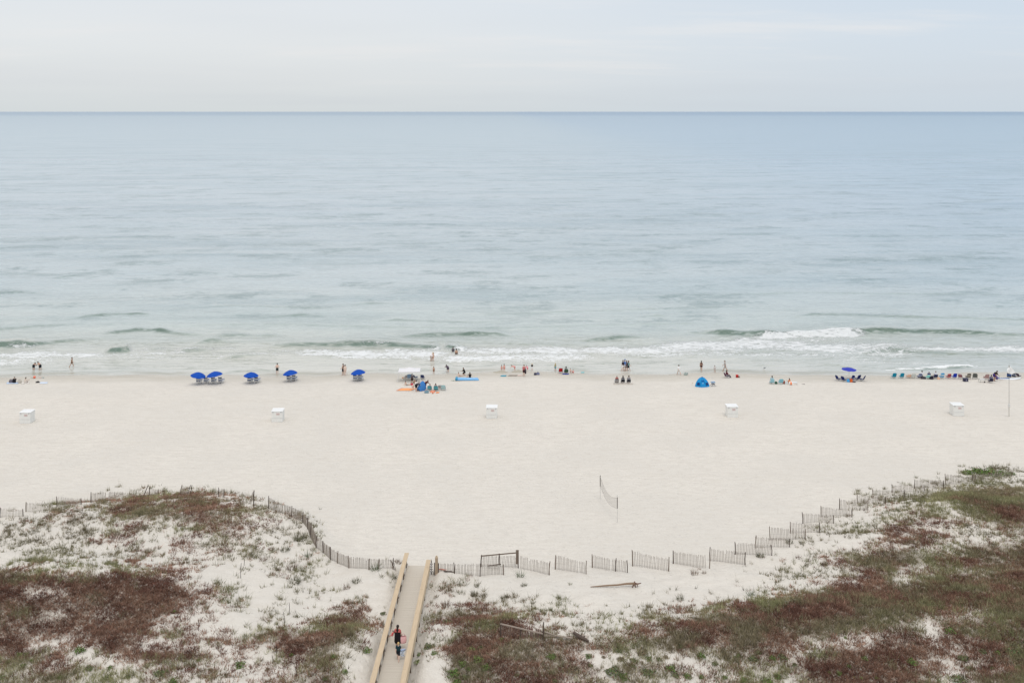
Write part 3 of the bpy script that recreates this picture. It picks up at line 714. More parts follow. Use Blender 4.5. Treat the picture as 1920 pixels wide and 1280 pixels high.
# ------------------------------------------------------------------ sand fences
SLAT = paint('fence_slats', sr(158, 148, 138), .9, .28, 9, .3, stretch=(4, 4, .5))
SLATL = paint('pale_fence_slats', sr(184, 176, 166), .9, .22, 9, .3, stretch=(4, 4, .5))
WIRE = paint('fence_wire', (.3, .28, .26), .6, .1, 5)
FG = 'weathered slat sand fences along the dunes'
def fence(nodes, label, posts=None, mat=None, gap=.125, lean=0.0, tilt=None, seed=1, name='sand_fence'):
    """nodes: (x, y_top, y_bottom) in the picture, on the ground line of the fence"""
    r = random.Random(seed*7+int(nodes[0][0]))
    B = []; H = []
    for x, yt, yb in nodes:
        p = hit(x, yb); B.append(p); H.append((yb-yt)*mpp(p)*1.0)
    o = B[0].copy(); B = [b-o for b in B]
    t = thing(name, label, 'fence', o, 0, FG)
    mat = mat or SLAT
    D = [0]
    for i in range(len(B)-1): D.append(D[-1]+(Vector((B[i+1].x, B[i+1].y, 0))-Vector((B[i].x, B[i].y, 0))).length)
    def at(s):
        for i in range(len(B)-1):
            if s <= D[i+1] or i == len(B)-2:
                k = (s-D[i])/max(D[i+1]-D[i], 1e-6); return B[i].lerp(B[i+1], k), H[i]*(1-k)+H[i+1]*k, (B[i+1]-B[i]).normalized()
    sl = MB(); s = .06; top = []; mid = []; low = []
    ph = r.uniform(0, 6)
    while s < D[-1]-.02:
        p, h, d = at(s); g = Vector((d.x, d.y, 0)).normalized(); n = Vector((-g.y, g.x, 0))
        gz = float(terrain(p.x+o.x, p.y+o.y))-o.z
        zb = min(p.z, gz+.05) if abs(gz-p.z) < .6 else p.z
        sag = .04*math.sin(s*1.1+ph)
        hh = h*(.96+r.uniform(-.05, .04)-(.25*r.random() if r.random() < .05 else 0))+sag
        off = g*((lean+.07*math.sin(s*.7+ph*2))*hh+r.uniform(-.03, .03))+n*r.uniform(-.03, .03)
        a = Vector((p.x, p.y, zb-.08)); b_ = Vector((p.x, p.y, p.z+hh))+off
        sl.bar(a, b_, .036, .012)
        for L_, k in ((top, .86), (mid, .5), (low, .16)): L_.append(a.lerp(b_, k)+n*.012)
        s += gap*r.uniform(.9, 1.1)
        if r.random() < .008: s += gap*r.choice((1, 1, 2))
    sl.build('slats', mat, t)
    wr = MB()
    for L_ in (top, mid, low):
        if len(L_) > 1: wr.path(L_, .004, 4, False)
    wr.build('wire', WIRE, t)
    pp = posts if posts is not None else [0, len(nodes)-1]
    for i in pp:
        if isinstance(i, float): p, h, d = at(i*D[-1])
        else: p, h = B[i], H[i]
        MB().path([(p.x, p.y-.04, p.z-.25), (p.x+r.uniform(-.03, .03), p.y-.04, p.z+h*.5), (p.x+lean*h+r.uniform(-.06, .06), p.y-.04, p.z+h*r.uniform(1.02, 1.1))], [.04, .038, .032], 8).build('post', DARKW if r.random() < .6 else GREYW, t)
    return t
# left dune
fence([(-14, 954, 972), (0, 952, 970), (44, 954, 967)], 'pale slat fence at the left picture edge behind the dune', [1, 2], SLATL)
fence([(49, 941, 959), (100, 944, 957)], 'pale slat fence second from left, on the dune edge', [0], SLATL)
fence([(107, 931, 950), (153, 934, 945)], 'pale slat fence third from left, dark post at both ends', None, SLATL)
fence([(171, 923, 942), (231, 921, 934.5)], 'longest pale slat fence climbing the left dune crest', [0], SLATL)
f1 = fence([(280, 914, 928.5), (297, 917, 928.5)], 'short leaning slat fence with tilted posts on the left dune crest', [0, 1], SLATL, .1)
MB().path([(-.6, 0, -.1), (-.15, .1, 1.0)], [.045, .035], 7).build('leaning_post', DARKW, f1)
f1 = fence([(339, 909, 927.5), (356, 912, 927.5)], 'slat fence scrap with leaning posts on top of left dune', [0], SLATL, .1, .1)
for k in (0, .35): MB().path([(.6+k, 0, -.1), (.95+k*.4, .1, .95)], [.045, .035], 7).build('leaning_post', DARKW, f1)
fence([(410.5, 914, 931), (420, 917, 932)], 'narrowest slat fence scrap standing on the left dune', None, SLATL, .1)
p = hit(476, 951); t = thing('fence_post', 'tall bare fence post with two broken slats at right end of left dune crest', 'fence post', p)
MB().path([(0, 0, -.2), (-.02, 0, .8), (.02, 0, 1.6)], [.055, .05, .04], 8).build('post', DARKW, t)
for k in range(2): MB().bar((-.42+.1*k, .1, .3), (-.08+.05*k, .05, 1.45-.1*k), .045, .015).build('slat', GREYW, t)
fence([(503.5, 931, 953), (525, 941, 961), (546.5, 949, 968), (568, 960, 979), (577, 971, 991), (583, 982, 1008), (593, 1005, 1027), (606, 1014.6, 1036), (620, 1025, 1049), (633, 1033, 1055), (654, 1043, 1064.5), (692, 1047, 1067.5), (710, 1047.5, 1066), (737, 1046, 1064.6)],
      'long continuous slat fence curving from left dune down to the boardwalk', [0, 2, 3, 4, 5, 6, 7, 8, 9, 10, 11, 12, 13], paint('fence_slats2', sr(150, 139, 128), .9, .25, 9, .3, stretch=(4, 4, .5)), .115)
f1 = fence([(737, 1050, 1066), (746, 1058, 1074)], 'dark collapsed fence scrap leaning on the left boardwalk rail', [0], DARKW, .12, -.25)
# right of the boardwalk
fence([(819, 1054, 1073.5), (852, 1055, 1074), (900, 1056.5, 1080), (944.5, 1058, 1077)], 'slat fence joining the right end of the boardwalk', [1, 2, 3])
t = fence([(902, 1040, 1061.5), (938, 1040, 1062.5), (972, 1040, 1064.5)], 'slat fence with a horizontal board rail, behind the boardwalk fence', [0, 2], None, .125, 0, None, 5)
b0 = t.location; e0 = hit(970, 1064)-b0
MB().bar((-.02, -.1, .92), (e0.x, e0.y-.1, .93), .05, .09).build('board_rail', GREYW, t)
MB().box((e0.x, e0.y-.05, .55), (.24, .12, 1.15)).build('thick_post', GREYW, t)
MB().box((e0.x*.5, e0.y*.5-.08, .5), (.09, .09, .95)).build('post', DARKW, t)
MB().bar((e0.x*.18, -.15, .12), (e0.x*.55, -.12, .25), .12, .05).build('broken_plank', DARKW, t)
fence([(975, 1041, 1066), (1003, 1047, 1071), (1030, 1053, 1077.5)], 'slat fence panel joined to the board rail fence on its right', [2])
fence([(1041, 1041, 1066.5), (1070, 1046.5, 1071), (1099, 1051, 1075.5)], 'slat fence panel alone between board rail fence and driftwood, dark end posts')
fence([(1110.5, 1039.5, 1063.5), (1154, 1047.5, 1070.5), (1176, 1050, 1073)], 'slat fence panel directly behind the driftwood log', [0, 1, 2])
fence([(1186, 1032.5, 1060.5), (1220, 1039, 1065.5), (1253.5, 1045.6, 1070.5)], 'tallest slat fence panel just right of the driftwood root', None, None, .13)
fence([(1262, 1032, 1056), (1330, 1042.5, 1065)], 'slat fence panel with bare twigs in front of it', None, None, .125)
fence([(1331, 1027, 1051), (1397, 1035.5, 1058)], 'slat fence panel where the separate panels start to overlap')
PL = ['with a brown grass tuft at its foot', 'just above the brown tufted panel', 'in the lower third of the stepped row at right', 'in the middle of the stepped row, tall end posts',
      'next to a shadowed panel in the stepped row', 'where the white slope at right begins', 'with one dark stump post, halfway up the right slope', 'with a leaning left post below the upper dune', 'beside thin grass on the upper right slope',
      'with green grass showing through near the upper dune', 'low behind the grass at the upper dune foot', 'two panels before the tall dark posts', 'third from the upper right end of the row', 'second from upper right end with dark double post']
FN = [((1378, 1016.5, 1039), (1446.5, 1021.7, 1041)), ((1416.5, 1004, 1027), (1480, 1010, 1025)), ((1443.5, 988, 1012), (1510, 991.5, 1011)), ((1482, 978, 999), (1537, 980.5, 998)),
      ((1505, 960.5, 981), (1563, 966, 981)), ((1539, 948.5, 968.5), (1597, 954, 969)), ((1574, 935, 955), (1627, 937, 956)), ((1607, 925.6, 943.5), (1660, 932, 944)),
      ((1636, 917, 934), (1696, 919, 934.5)), ((1672, 908, 922.5), (1732, 909, 922.5)), ((1714.5, 899, 915), (1769, 900.6, 915)), ((1772, 889, 908), (1828, 892, 906.5))]
PN = [0, 1, 2, 3, 6, 7, 5, 8, 9, 10, 12, 13]
for k, (a, c) in enumerate(FN):
    fence([a, c], 'slat fence panel ' + PL[PN[k]], None, None, .125, 0, None, k)
    # the next panel's slats double up where two panels overlap: a short shaded board lies there
fence([(1823, 889, 901), (1860, 886, 898), (1897, 882, 893)], 'last slat fence panel at upper right in front of green shrubs', [0, 2], None, .16)
# broken fence in the scrub
p0 = hit(938, 1193); t = thing('broken_fence', 'collapsed brown fence with a top rail in the scrub', 'fence', p0)
e = hit(1018, 1199)-p0
mb = MB()
for k in range(24):
    a = Vector((0, 0, 0)).lerp(e, k/23); mb.bar(a+Vector((random.uniform(-.05, .05), 0, -.1)), a+Vector((random.uniform(-.1, .1), .1, .78-.1*k/23)), .06, .02)
mb.build('slats', paint('brown_slats', sr(120, 98, 88), .9, .3, 8, .3), t)
MB().bar((0, -.02, .92), (e.x, e.y-.02, .74), .06, .08).build('top_rail', paint('pale_rail', sr(165, 150, 138), .9, .2, 8), t)
for q, h in ((0, 1.15), (.47, .75), (1, 1.25)): MB().path([e*q+Vector((0, 0, -.2)), e*q+Vector((.05, 0, h))], [.05, .04], 7).build('post', DARKW, t)
p = hit(1012, 1190); t = thing('plank_pile', 'grey broken planks lying beside the collapsed fence', 'plank pile', p)
for k, (a, b_, w_) in enumerate([((0, 0, .12), (2.3, -.5, .05), .18), ((-.3, .2, .35), (1.0, -.2, .12), .14), ((.2, -.25, .08), (1.5, -.3, .06), .12), ((-.5, .4, .45), (.2, -.2, .15), .1)]):
    MB().bar(a, b_, w_, .05).build('plank', paint('grey_plank', sr(150, 138, 126), .9, .25, 6, .3), t)
p = hit(1090, 1200); t = thing('stump', 'dark splintered stump on the sand right of the planks', 'stump', p)
MB().path([(-.55, .3, .4), (-.1, .1, .2), (.5, -.25, .05)], [.09, .14, .08], 9).build('log', DARKW, t)
MB().path([(-.2, .1, .2), (-.5, .0, .12)], [.07, .03], 7).path([(.1, 0, .15), (.3, .25, .2)], [.06, .02], 7).build('root', DARKW, t)
# driftwood
p = hit(1107, 1099); t = thing('driftwood', 'bare driftwood trunk with splayed roots on white sand', 'driftwood', p)
DW = paint('driftwood', sr(140, 118, 98), .9, .3, 5, .4, stretch=(1, 4, 4)); q = mpp(p)
def dwp(x, y, up=.0): v = hit(x, 1101); return (v.x-p.x, v.y-p.y, v.z-p.z+.03+(1100.5-y)*q*.95+up)
MB().path([dwp(1107, 1100), dwp(1125, 1098.5), dwp(1140, 1097), dwp(1158, 1096), dwp(1175, 1094), dwp(1190, 1093)], [.025, .05, .06, .065, .075, .09], 10).build('trunk', DW, t, True)
for pts, rr in (([dwp(1188, 1093), dwp(1196, 1094), dwp(1202, 1092.5)], [.08, .055, .03]), ([dwp(1189, 1093), dwp(1187, 1098), dwp(1185, 1102)], [.075, .05, .03]), ([dwp(1190, 1093), dwp(1191, 1098), dwp(1192, 1102)], [.075, .05, .03]),
                ([dwp(1190, 1093), dwp(1190, 1089)], [.08, .04]), ([dwp(1192, 1093), dwp(1196, 1098), dwp(1194, 1101)], [.05, .03, .015]), ([dwp(1186, 1094), dwp(1181, 1092)], [.07, .02])):
    MB().path(pts, rr, 7).build('root', paint('driftwood_root', sr(118, 90, 76), .9, .3, 5), t, True)
# bare stakes
SK = [(239.5, 1061, 16, 'on the left dune flat below the grass'), (451, 1084, 30, 'tallest on the bare sand of left dune'), (457.5, 1060, 19, 'on pale sand behind the tallest stake'), (533, 1173, 28, 'in red scrub left of the boardwalk'), (542.5, 1150, 22, 'above the red scrub left of boardwalk'),
      (518, 1227, 18, 'on sandy ground below the red scrub'), (562, 1238, 13, 'shortest in the dark scrub near boardwalk'), (555, 1267, 16, 'at the lower edge left of boardwalk'), (372.5, 1182, 22, 'leaning beside the red dune scrub'), (580, 1188, 16, 'at the right side of red scrub patch'), (511, 1243, 16, 'among white sand speckles at lower left')]
for x, y, h, w_ in SK:
    p = hit(x, y); hm = h*mpp(p)*.95
    o = MB().path([(0, 0, -.15), (random.uniform(-.04, .04), 0, hm*.5), (random.uniform(-.08, .08), 0, hm)], [.022, .02, .016], 6).build('stake', DARKW, None, False, p)
    tag(o, 'thin dark stake '+w_, 'stake', 'thin stakes standing in the left dune')

# ------------------------------------------------------------------ volleyball net
a = hit(1125.5, 935.5); c = hit(1157.5, 979); e = c-a
t = thing('volleyball_net', 'sagging volleyball net between two thin poles on open sand', 'net', a)
POLE = paint('net_pole', sr(206, 203, 197), .6, .1, 4)
for q, tl in ((Vector((0, 0, 0)), 46*mpp(a)), (e, 52*mpp(c))):
    MB().path([q+Vector((0, 0, -.2)), q+Vector((0, 0, tl))], [.028, .024], 8).build('pole', POLE, t)
def netp(u, v):
    sag = .62*math.sin(math.pi*u)*(1.0-.15*v)
    z = 2.25-.95*v-sag; b_ = .25*math.sin(math.pi*u)
    return Vector((e.x*u-b_*.3, e.y*u+b_*.1, e.z*u+z))
mb = MB()
for i in range(61): mb.path([netp(i/60, v/6) for v in range(7)], .0035, 3, False)
for j in range(1, 10): mb.path([netp(u/24, j/10) for u in range(25)], .0035, 3, False)
mb.build('mesh_netting', paint('netting', sr(176, 170, 162), .8, .1, 5), t)
mb = MB(); mb.path([netp(u/24, 0) for u in range(25)], .018, 6); mb.path([netp(u/24, 1) for u in range(25)], .014, 6)
mb.build('border_tape', paint('net_tape', sr(186, 180, 172), .8, .1, 5), t)
for u in (0.0, 1.0): MB().path([netp(u, 0)+Vector((0, 0, .1)), netp(u, 1)], .045, 6).build('end_band', paint('net_band', sr(120, 114, 108), .8, .1, 5), t)

# ------------------------------------------------------------------ white storage boxes
BXM = paint('box_paint', sr(228, 227, 222), .5, .05, 2.2); BXL = paint('box_lid', sr(236, 236, 234), .45, .03, 3); BXS = paint('box_side', sr(226, 224, 222), .5, .03, 3)
bx = None
for x, y, w_, lab in ((46.5, 793.5, 20, 'white storage box at far left edge of the beach'), (519, 791, 19.5, 'white storage box below the group of blue umbrellas'), (922, 784.5, 19, 'white storage box in the middle of the beach'), (1374, 782.5, 19.5, 'white storage box below the turquoise tent'), (1798, 780, 19.5, 'white storage box beside the tall flag pole')):
    p = hit(x, y); p.y += .62; p.z = float(terrain(p.x, p.y))
    if bx is None:
        bx = thing('storage_box', lab, 'storage box', p, 0, 'white wooden storage boxes in a row on the beach')
        MB().box((0, 0, .66), (1.34, 1.24, 1.30)).build('body', BXM, bx)
        lid = MB().box((0, -.46, 1.36), (1.44, .40, .07)).box((0, -.01, 1.37), (1.44, .42, .07)).box((0, .44, 1.385), (1.44, .40, .07)).build('lid', BXL, bx)
        for s in (-1, 1): MB().box((s*.5, -.67, 1.27), (.12, .02, .14)).build('hinge', plastic(190, 190, 190), lid)
        sg = MB().box((.12, -.632, 1.02), (.44, .02, .26)).build('sign', paint('sign', sr(214, 200, 196), .5, .05, 6), bx)
        MB().box((.12, -.645, 1.06), (.32, .006, .045)).box((.12, -.645, .97), (.26, .006, .04)).build('faded_lettering', paint('faded', sr(190, 160, 156), .6, .1, 8), sg)
        MB().box((0, -.63, .52), (1.34, .03, .03)).box((0, -.63, .03), (1.34, .03, .05)).build('batten', plastic(205, 205, 203), bx)
        MB().box((-.56, -.1, -.05), (.14, 1.34, .10)).box((.56, -.1, -.05), (.14, 1.34, .10)).build('skid', GREYW, bx)
    else: dup(bx, p, random.uniform(-.07, .07), lab)

# ------------------------------------------------------------------ flag pole
p = hit(1892, 781); t = thing('flag_pole', 'tall thin pole with a white feather flag, standing right of the last storage box', 'flag', p); q = mpp(p)
MB().box((0, 0, .62), (.11, .11, 1.36)).build('base_post', paint('post_white', sr(206, 202, 192), .7, .08, 5), t)
MB().box((0, -.02, 1.45), (.24, .18, .36)).build('collar', paint('collar', sr(214, 212, 208), .6, .06, 5), t)
MB().path([(0, 0, 1.3), (0, 0, 98*q)], [.022, .014], 8).build('pole', paint('pole_grey', sr(96, 96, 95), .5, .1, 4), t)
rows = []
zt, zb = 96*q, 80*q
for i in range(13):
    k = i/12; z = zt+(zb-zt)*k; wl = -.04-.26*math.sin(math.pi*max(0, k-.2)/.8)**1.5; wr = .05+.60*math.sin(k*math.pi*.62)*(1 if k < .92 else .75)
    rows.append([(wl+(wr-wl)*j/6, .08*math.sin(j*1.1+i*.5), z) for j in range(7)])
mb = MB()
for i in range(12):
    for j in range(6):
        for s in (0, .012):
            P4 = [rows[i][j], rows[i][j+1], rows[i+1][j+1], rows[i+1][j]]; P4 = [(a[0], a[1]+s, a[2]) for a in P4]
            mb.quad(*(P4 if s else P4[::-1]))
mb.build('flag', paint('flag_cloth', sr(232, 232, 230), .7, .03, 4), t, True)

# ------------------------------------------------------------------ umbrellas
def canopy(Rd, drop, n, crown=.0):
    mb = MB(); pr = [0, .25, .5, .75, 1.0]; rows = []
    for f_ in pr:
        row = []
        for k in range(n*4):
            a = 2*math.pi*k/(n*4); ss = abs(((k/4) % 1)-.5)*2   # 1 on ribs, 0 between
            r_ = Rd*f_*(1-.035*(1-ss)*f_); z = -drop*(f_**1.8)-.05*(1-ss)*f_
            row.append((r_*math.cos(a), r_*math.sin(a), z))
        rows.append(row)
    m_ = n*4; base = 0
    for th in (0, -.012):
        for row in rows: mb.v += [(a, b_, c_+th) for a, b_, c_ in row]
    o_ = len(pr)*m_
    for i in range(len(pr)-1):
        for k in range(m_):
            k2 = (k+1) % m_; a = i*m_
            mb.f.append((a+k, a+m_+k, a+m_+k2, a+k2)); mb.f.append((o_+a+k2, o_+a+m_+k2, o_+a+m_+k, o_+a+k))
    a = (len(pr)-1)*m_
    for k in range(m_): mb.f.append((a+k, a+o_+k, a+o_+(k+1) % m_, a+(k+1) % m_))
    return mb
def umbrella(x, y, label, col, top=1.72, Rd=1.1, drop=.52, tilt=(0, 0), rim=None, group=None):
    p = hit(x, y); t = thing('beach_umbrella', label, 'umbrella', p, random.uniform(0, .6), group)
    rot = Matrix.Rotation(tilt[0], 3, 'X') @ Matrix.Rotation(tilt[1], 3, 'Y'); rot = Matrix.Rotation(-t.rotation_euler[2], 3, 'Z') @ rot
    n = 8; c = canopy(Rd, drop, n); c.v = [tuple(rot @ Vector(v)+Vector((0, 0, top))) for v in c.v]
    cn = c.build('canopy', paint('umbrella_cloth', col, .75, .08, 3, .1), t)
    MB().path([(0, 0, -.3), (0, 0, top-.02)], .022, 8).build('pole', plastic(214, 208, 196), t)
    for k in range(n):
        a = 2*math.pi*k/n; d = Vector((math.cos(a), math.sin(a), 0))
        pts = [rot @ Vector((d.x*Rd*f_, d.y*Rd*f_, -drop*f_**1.8-.03))+Vector((0, 0, top)) for f_ in (.03, .35, .7, .99)]
        MB().path(pts, .008, 5).build('rib', plastic(190, 186, 178), t)
    MB().path([(0, 0, top-.02), (0, 0, top+.08)], [.03, .012], 8).build('finial', paint('umbrella_cloth', col, .75, .08, 3, .1), t)
    return t
UB = sr(0, 72, 168); UGR = 'royal blue rental umbrellas over chairs'
umbrella(372.5, 720.5, 'royal blue umbrella over chairs, leftmost on the beach', UB, 1.74, 1.1, .52, (.03, .16), None, UGR)
umbrella(401.5, 720.0, 'royal blue umbrella touching the leftmost umbrella', UB, 1.82, 1.16, .5, (.0, -.14), None, UGR)
umbrella(471, 719.0, 'royal blue umbrella standing third from left', UB, 1.66, 1.08, .5, (.0, .03), None, UGR)
umbrella(543.5, 715.5, 'royal blue umbrella below the man in dark shorts', UB, 1.7, 1.08, .5, (.0, -.12), None, UGR)
umbrella(671, 714.3, 'royal blue umbrella nearest to the white canopy', UB, 1.7, 1.08, .5, (.0, -.10), None, UGR)
umbrella(1592, 711.5, 'violet blue flat umbrella above a ring of navy chairs', sr(52, 62, 170), 1.74, 1.08, .22, (.02, .03))

# ------------------------------------------------------------------ chairs
WH = plastic(226, 226, 224); NAVY = cloth(18, 26, 62); GREYB = cloth(120, 130, 150)
def lounger():
    t = thing('lounge_chair', '', 'lounge chair', (0, 0, 0), 0, 'white framed rental chairs under the blue umbrellas')
    th = R(22)   # backrest leans back towards the land
    def bp(u, s, off=0): return Vector((s, -.05-u*math.sin(th)-off*math.cos(th), .30+u*math.cos(th)-off*math.sin(th)))
    for s in (-.29, .29):
        MB().bar(bp(-.05, s), bp(.80, s), .05, .05).build('back_post', WH, t)
        MB().bar((s, -.15, .28), (s, 1.15, .36), .05, .05).build('side_rail', WH, t)
        MB().bar((s*1.12, -.22, .50), (s*1.12, .45, .50), .07, .03).build('armrest', WH, t)
        MB().bar((s, .42, 0), (s, .42, .5), .045, .045).build('leg', WH, t)
        MB().bar((s, -.25, 0), (s, -.18, .5), .045, .045).build('leg', WH, t)
        MB().bar((s, 1.05, 0), (s, 1.05, .34), .045, .045).build('leg', WH, t)
    def band(u0, u1, nm, m_, w_=.26):
        a = [bp(u0, -w_, 0), bp(u0, w_, 0), bp(u1, w_, 0), bp(u1, -w_, 0)]; b_ = [v+Vector((0, .03, .01)) for v in a]
        mb = MB(); mb.v = [tuple(v) for v in a+b_]; mb.f = [(0, 1, 2, 3), (7, 6, 5, 4), (0, 4, 5, 1), (1, 5, 6, 2), (2, 6, 7, 3), (3, 7, 4, 0)]
        mb.build(nm, m_, t)
    band(.64, .80, 'headrest', cloth(216, 220, 226)); band(.46, .62, 'backrest', cloth(14, 20, 50)); band(.28, .45, 'stripe', cloth(240, 241, 244)); band(.13, .27, 'lower_backrest', cloth(84, 98, 130)); band(-.04, .12, 'base_slat', WH, .29)
    MB().bar((0, -.10, .31), (0, 1.15, .385), .52, .03).build('seat', cloth(40, 52, 96), t)
    return t
lg = None
for x, y, lab in ((371.5, 719.8, 'leftmost white and navy lounge chair under the blue umbrellas'), (385.3, 719.5, 'white and navy lounge chair just right of leftmost one'), (399, 719.4, 'white and navy lounge chair under middle of second umbrella'), (412.6, 719.2, 'white and navy lounge chair at right edge of second umbrella'),
                  (467.5, 718.6, 'darker navy lounge chair on left under third umbrella'), (480.5, 718.4, 'white and navy lounge chair on right under third umbrella'), (541, 715.2, 'lounge chair on left under the umbrella below the man in shorts'), (550.8, 715.0, 'lounge chair on right under the umbrella below the man in shorts'),
                  (665.5, 714.2, 'lounge chair on left under the umbrella nearest the white canopy'), (675, 714.0, 'lounge chair on right under the umbrella nearest the white canopy')):
    p = hit(x, y); p.y += .25; p.z = float(terrain(p.x, p.y))
    if lg is None: lg = lounger(); lg.location = p; lg['label'] = lab
    else: dup(lg, p, random.uniform(-.08, .08), lab)
ALU = paint('chair_frame', sr(196, 198, 200), .35, .05, 4, 0, .5)
def beach_chair(x, y, rz, col, label, group=None, frame=None, band=None, h=.62, w=.56, arms=None, dy=.15, round_=True, tall=0):
    """low folding chair; rz = 0 faces the sea"""
    p = hit(x, y); p.y += dy; p.z = float(terrain(p.x, p.y))
    t = thing('beach_chair', label, 'beach chair', p, rz, group); fr = frame or ALU; th = R(24); sh = .24+tall
    def bp(u, s): return Vector((s, -.16-u*math.sin(th), sh+u*math.cos(th)))
    hw = w/2
    pts = [bp(-.05, -hw), bp(h*.75, -hw), bp(h*.94, -hw*.82), bp(h, -hw*.4), bp(h, hw*.4), bp(h*.94, hw*.82), bp(h*.75, hw), bp(-.05, hw)]
    MB().path(pts, .017, 7).build('back_frame', fr, t)
    mb = MB(); prof = [(.0, .96), (h*.3, .96), (h*.6, .96), (h*.78, .95), (h*.92, .8), (h*.985, .42)]; rows = [[bp(u, hw*k*s)+Vector((0, -.05*math.sin(u/h*3)*(1-s*s), 0)) for s in (-1, -.5, 0, .5, 1)] for u, k in prof]
    for off in (0, .02):
        b0 = len(mb.v)
        for r_ in rows: mb.v += [tuple(v+Vector((0, off, 0))) for v in r_]
        for i in range(len(rows)-1):
            for j in range(4):
                a = b0+i*5+j; q = (a, a+1, a+6, a+5); mb.f.append(q if off == 0 else q[::-1])
    mb.build('backrest', cloth(*col), t)
    if band:
        mb = MB()
        for r0, r1 in zip(rows[1:2], rows[2:3]):
            for j in range(4):
                f_ = [r0[j], r0[j+1], r1[j+1], r1[j]]; mb.quad(*[v+Vector((0, -.012, .0)) for v in f_])
        mb.build('stripe', cloth(*band), t)
    MB().bar((0, -.16, sh-.02), (0, .36, sh+.06), w*.94, .025).build('seat', cloth(*[int(c*.9) for c in col]), t)
    for s in (-hw, hw):
        MB().path([(s, -.34, 0), (s, -.2, .1+tall), (s, .36, sh+.06)], .016, 6).build('leg', fr, t)
        MB().path([(s, .38, 0), (s, .1, sh), (s, -.22, sh+.22)], .016, 6).build('leg', fr, t)
        MB().bar((s*1.05, -.24, sh+.24), (s*1.05, .26, sh+.22), .05, .025).build('armrest', fr if arms is None else plastic(*arms), t)
    return t
CG = 'beach chairs in the long row at right'
TEAL = (24, 138, 168); LB = (120, 182, 204); NV = (22, 36, 98)
beach_chair(1676.5, 709.3, 0, TEAL, 'teal chair at the left end of the long chair row', CG, WH, None, .74, .62)
beach_chair(1691, 709.3, 0, TEAL, 'teal chair second in the long chair row', CG, WH, None, .74, .62)
beach_chair(1704.5, 709.3, .1, (226, 184, 160), 'low peach coloured chair in the long row', CG, plastic(186, 160, 140), None, .42, .56)
beach_chair(1713.3, 709.3, -.1, (206, 212, 208), 'pale chair with bare upright frame in the long row', CG, plastic(170, 176, 170), None, .55, .5)
beach_chair(1724.3, 709.6, .1, (26, 46, 110), 'navy chair with white stripe and a man in white beside it', CG, None, (200, 210, 230), .62, .6)
beach_chair(1740.3, 710.8, .0, (156, 222, 214), 'mint green striped chair with a person seated', CG, WH, (110, 190, 190), .5, .62)
beach_chair(1754.2, 709.8, .0, (24, 34, 84), 'dark navy chair with a person in white shirt seated', CG, None, None, .5, .62)
beach_chair(1766.3, 709.6, .0, (62, 160, 214), 'sky blue chair with white band in the long row', CG, WH, (216, 232, 240), .76, .62)
beach_chair(1779, 709.8, .05, (196, 62, 58), 'red and grey chair in the long row', CG, None, (110, 100, 112), .62, .6)
beach_chair(1790, 709.8, 0, (16, 52, 176), 'bright blue chair in the long row', CG, WH, None, .72, .6)
beach_chair(1801.8, 710.2, -.6, (176, 140, 140), 'maroon striped chair turned sideways in the long row', CG, None, (120, 60, 70), .62, .56)
beach_chair(1816, 710.4, 0, (112, 106, 98), 'taupe chair with dark top behind the cooler', CG, plastic(110, 108, 100), (170, 164, 150), .72, .6)
beach_chair(1829, 710.2, -.35, (96, 100, 96), 'plain grey chair angled to the right in the long row', CG, plastic(120, 120, 116), None, .72, .62)
beach_chair(1850, 711.4, 0, (178, 146, 144), 'dusty pink chair behind the white table frame', CG, plastic(150, 130, 126), None, .68, .62)
beach_chair(1893, 709.2, -.5, (18, 30, 80), 'navy chair right behind the thin flag pole', CG, WH, (70, 110, 170), .68, .6)
beach_chair(1902, 708.6, -.7, (26, 30, 62), 'dark navy chair second from right end of the row', CG, WH, (150, 160, 180), .62, .6)
beach_chair(1910.5, 708.0, -1.0, (44, 40, 60), 'low dark chair at the far right end of the row', CG, WH, (110, 80, 90), .5, .6)
NG = 'navy chairs in a ring under the violet umbrella'
beach_chair(1572.5, 713.6, -1.1, NV, 'navy chair at left of the ring, turned to the right', NG, None, None, .66, .6)
beach_chair(1583, 715.2, -.9, NV, 'navy chair second from left in the ring', NG, None, None, .66, .62)
beach_chair(1598, 714.5, 2.0, NV, 'navy chair in the middle of the ring behind the bags', NG, None, None, .6, .6)
beach_chair(1608.5, 713.6, .4, NV, 'tallest navy chair in the ring', NG, None, None, .78, .64)
beach_chair(1617.5, 714.6, .8, NV, 'navy chair at right end of the ring', NG, None, None, .72, .6)
beach_chair(1447.7, 719.8, 0, (142, 196, 208), 'pale blue chair with a dark haired person seated', 'pale blue chair pair', WH, (176, 216, 224), .58, .64)
beach_chair(1464.3, 719.8, 0, (120, 186, 200), 'empty pale blue chair with rounded back', 'pale blue chair pair', WH, (160, 206, 216), .64, .64)
beach_chair(1051.3, 699.5, 0, (184, 30, 30), 'empty red chair near the water edge', None, None, None, .66, .6)
beach_chair(1061.6, 700.6, 0, (66, 96, 66), 'dark green chair with a person seated on a blue mat', None, None, None, .6, .64)
TG = 'chairs in the family group by the orange towel'
beach_chair(805.5, 732.4, 0, (30, 138, 152), 'teal chair with dark top band behind the family group', TG, None, (120, 190, 200), .62, .62)
beach_chair(817.3, 733.0, 0, (32, 140, 154), 'teal chair beside a coral towel', TG, None, (120, 190, 200), .62, .62)
beach_chair(823.3, 730.4, .3, (186, 176, 172), 'small beige chair behind the right teal chair', TG, None, None, .5, .5)
beach_chair(831.2, 731.8, 0, (150, 196, 200), 'pale aqua chair at the right end of the family group', TG, None, (196, 214, 214), .62, .62)
beach_chair(768, 711.4, 0, (120, 156, 192), 'greyish blue tall chair under the white canopy', 'chairs under the white canopy', WH, (150, 180, 206), .72, .66)
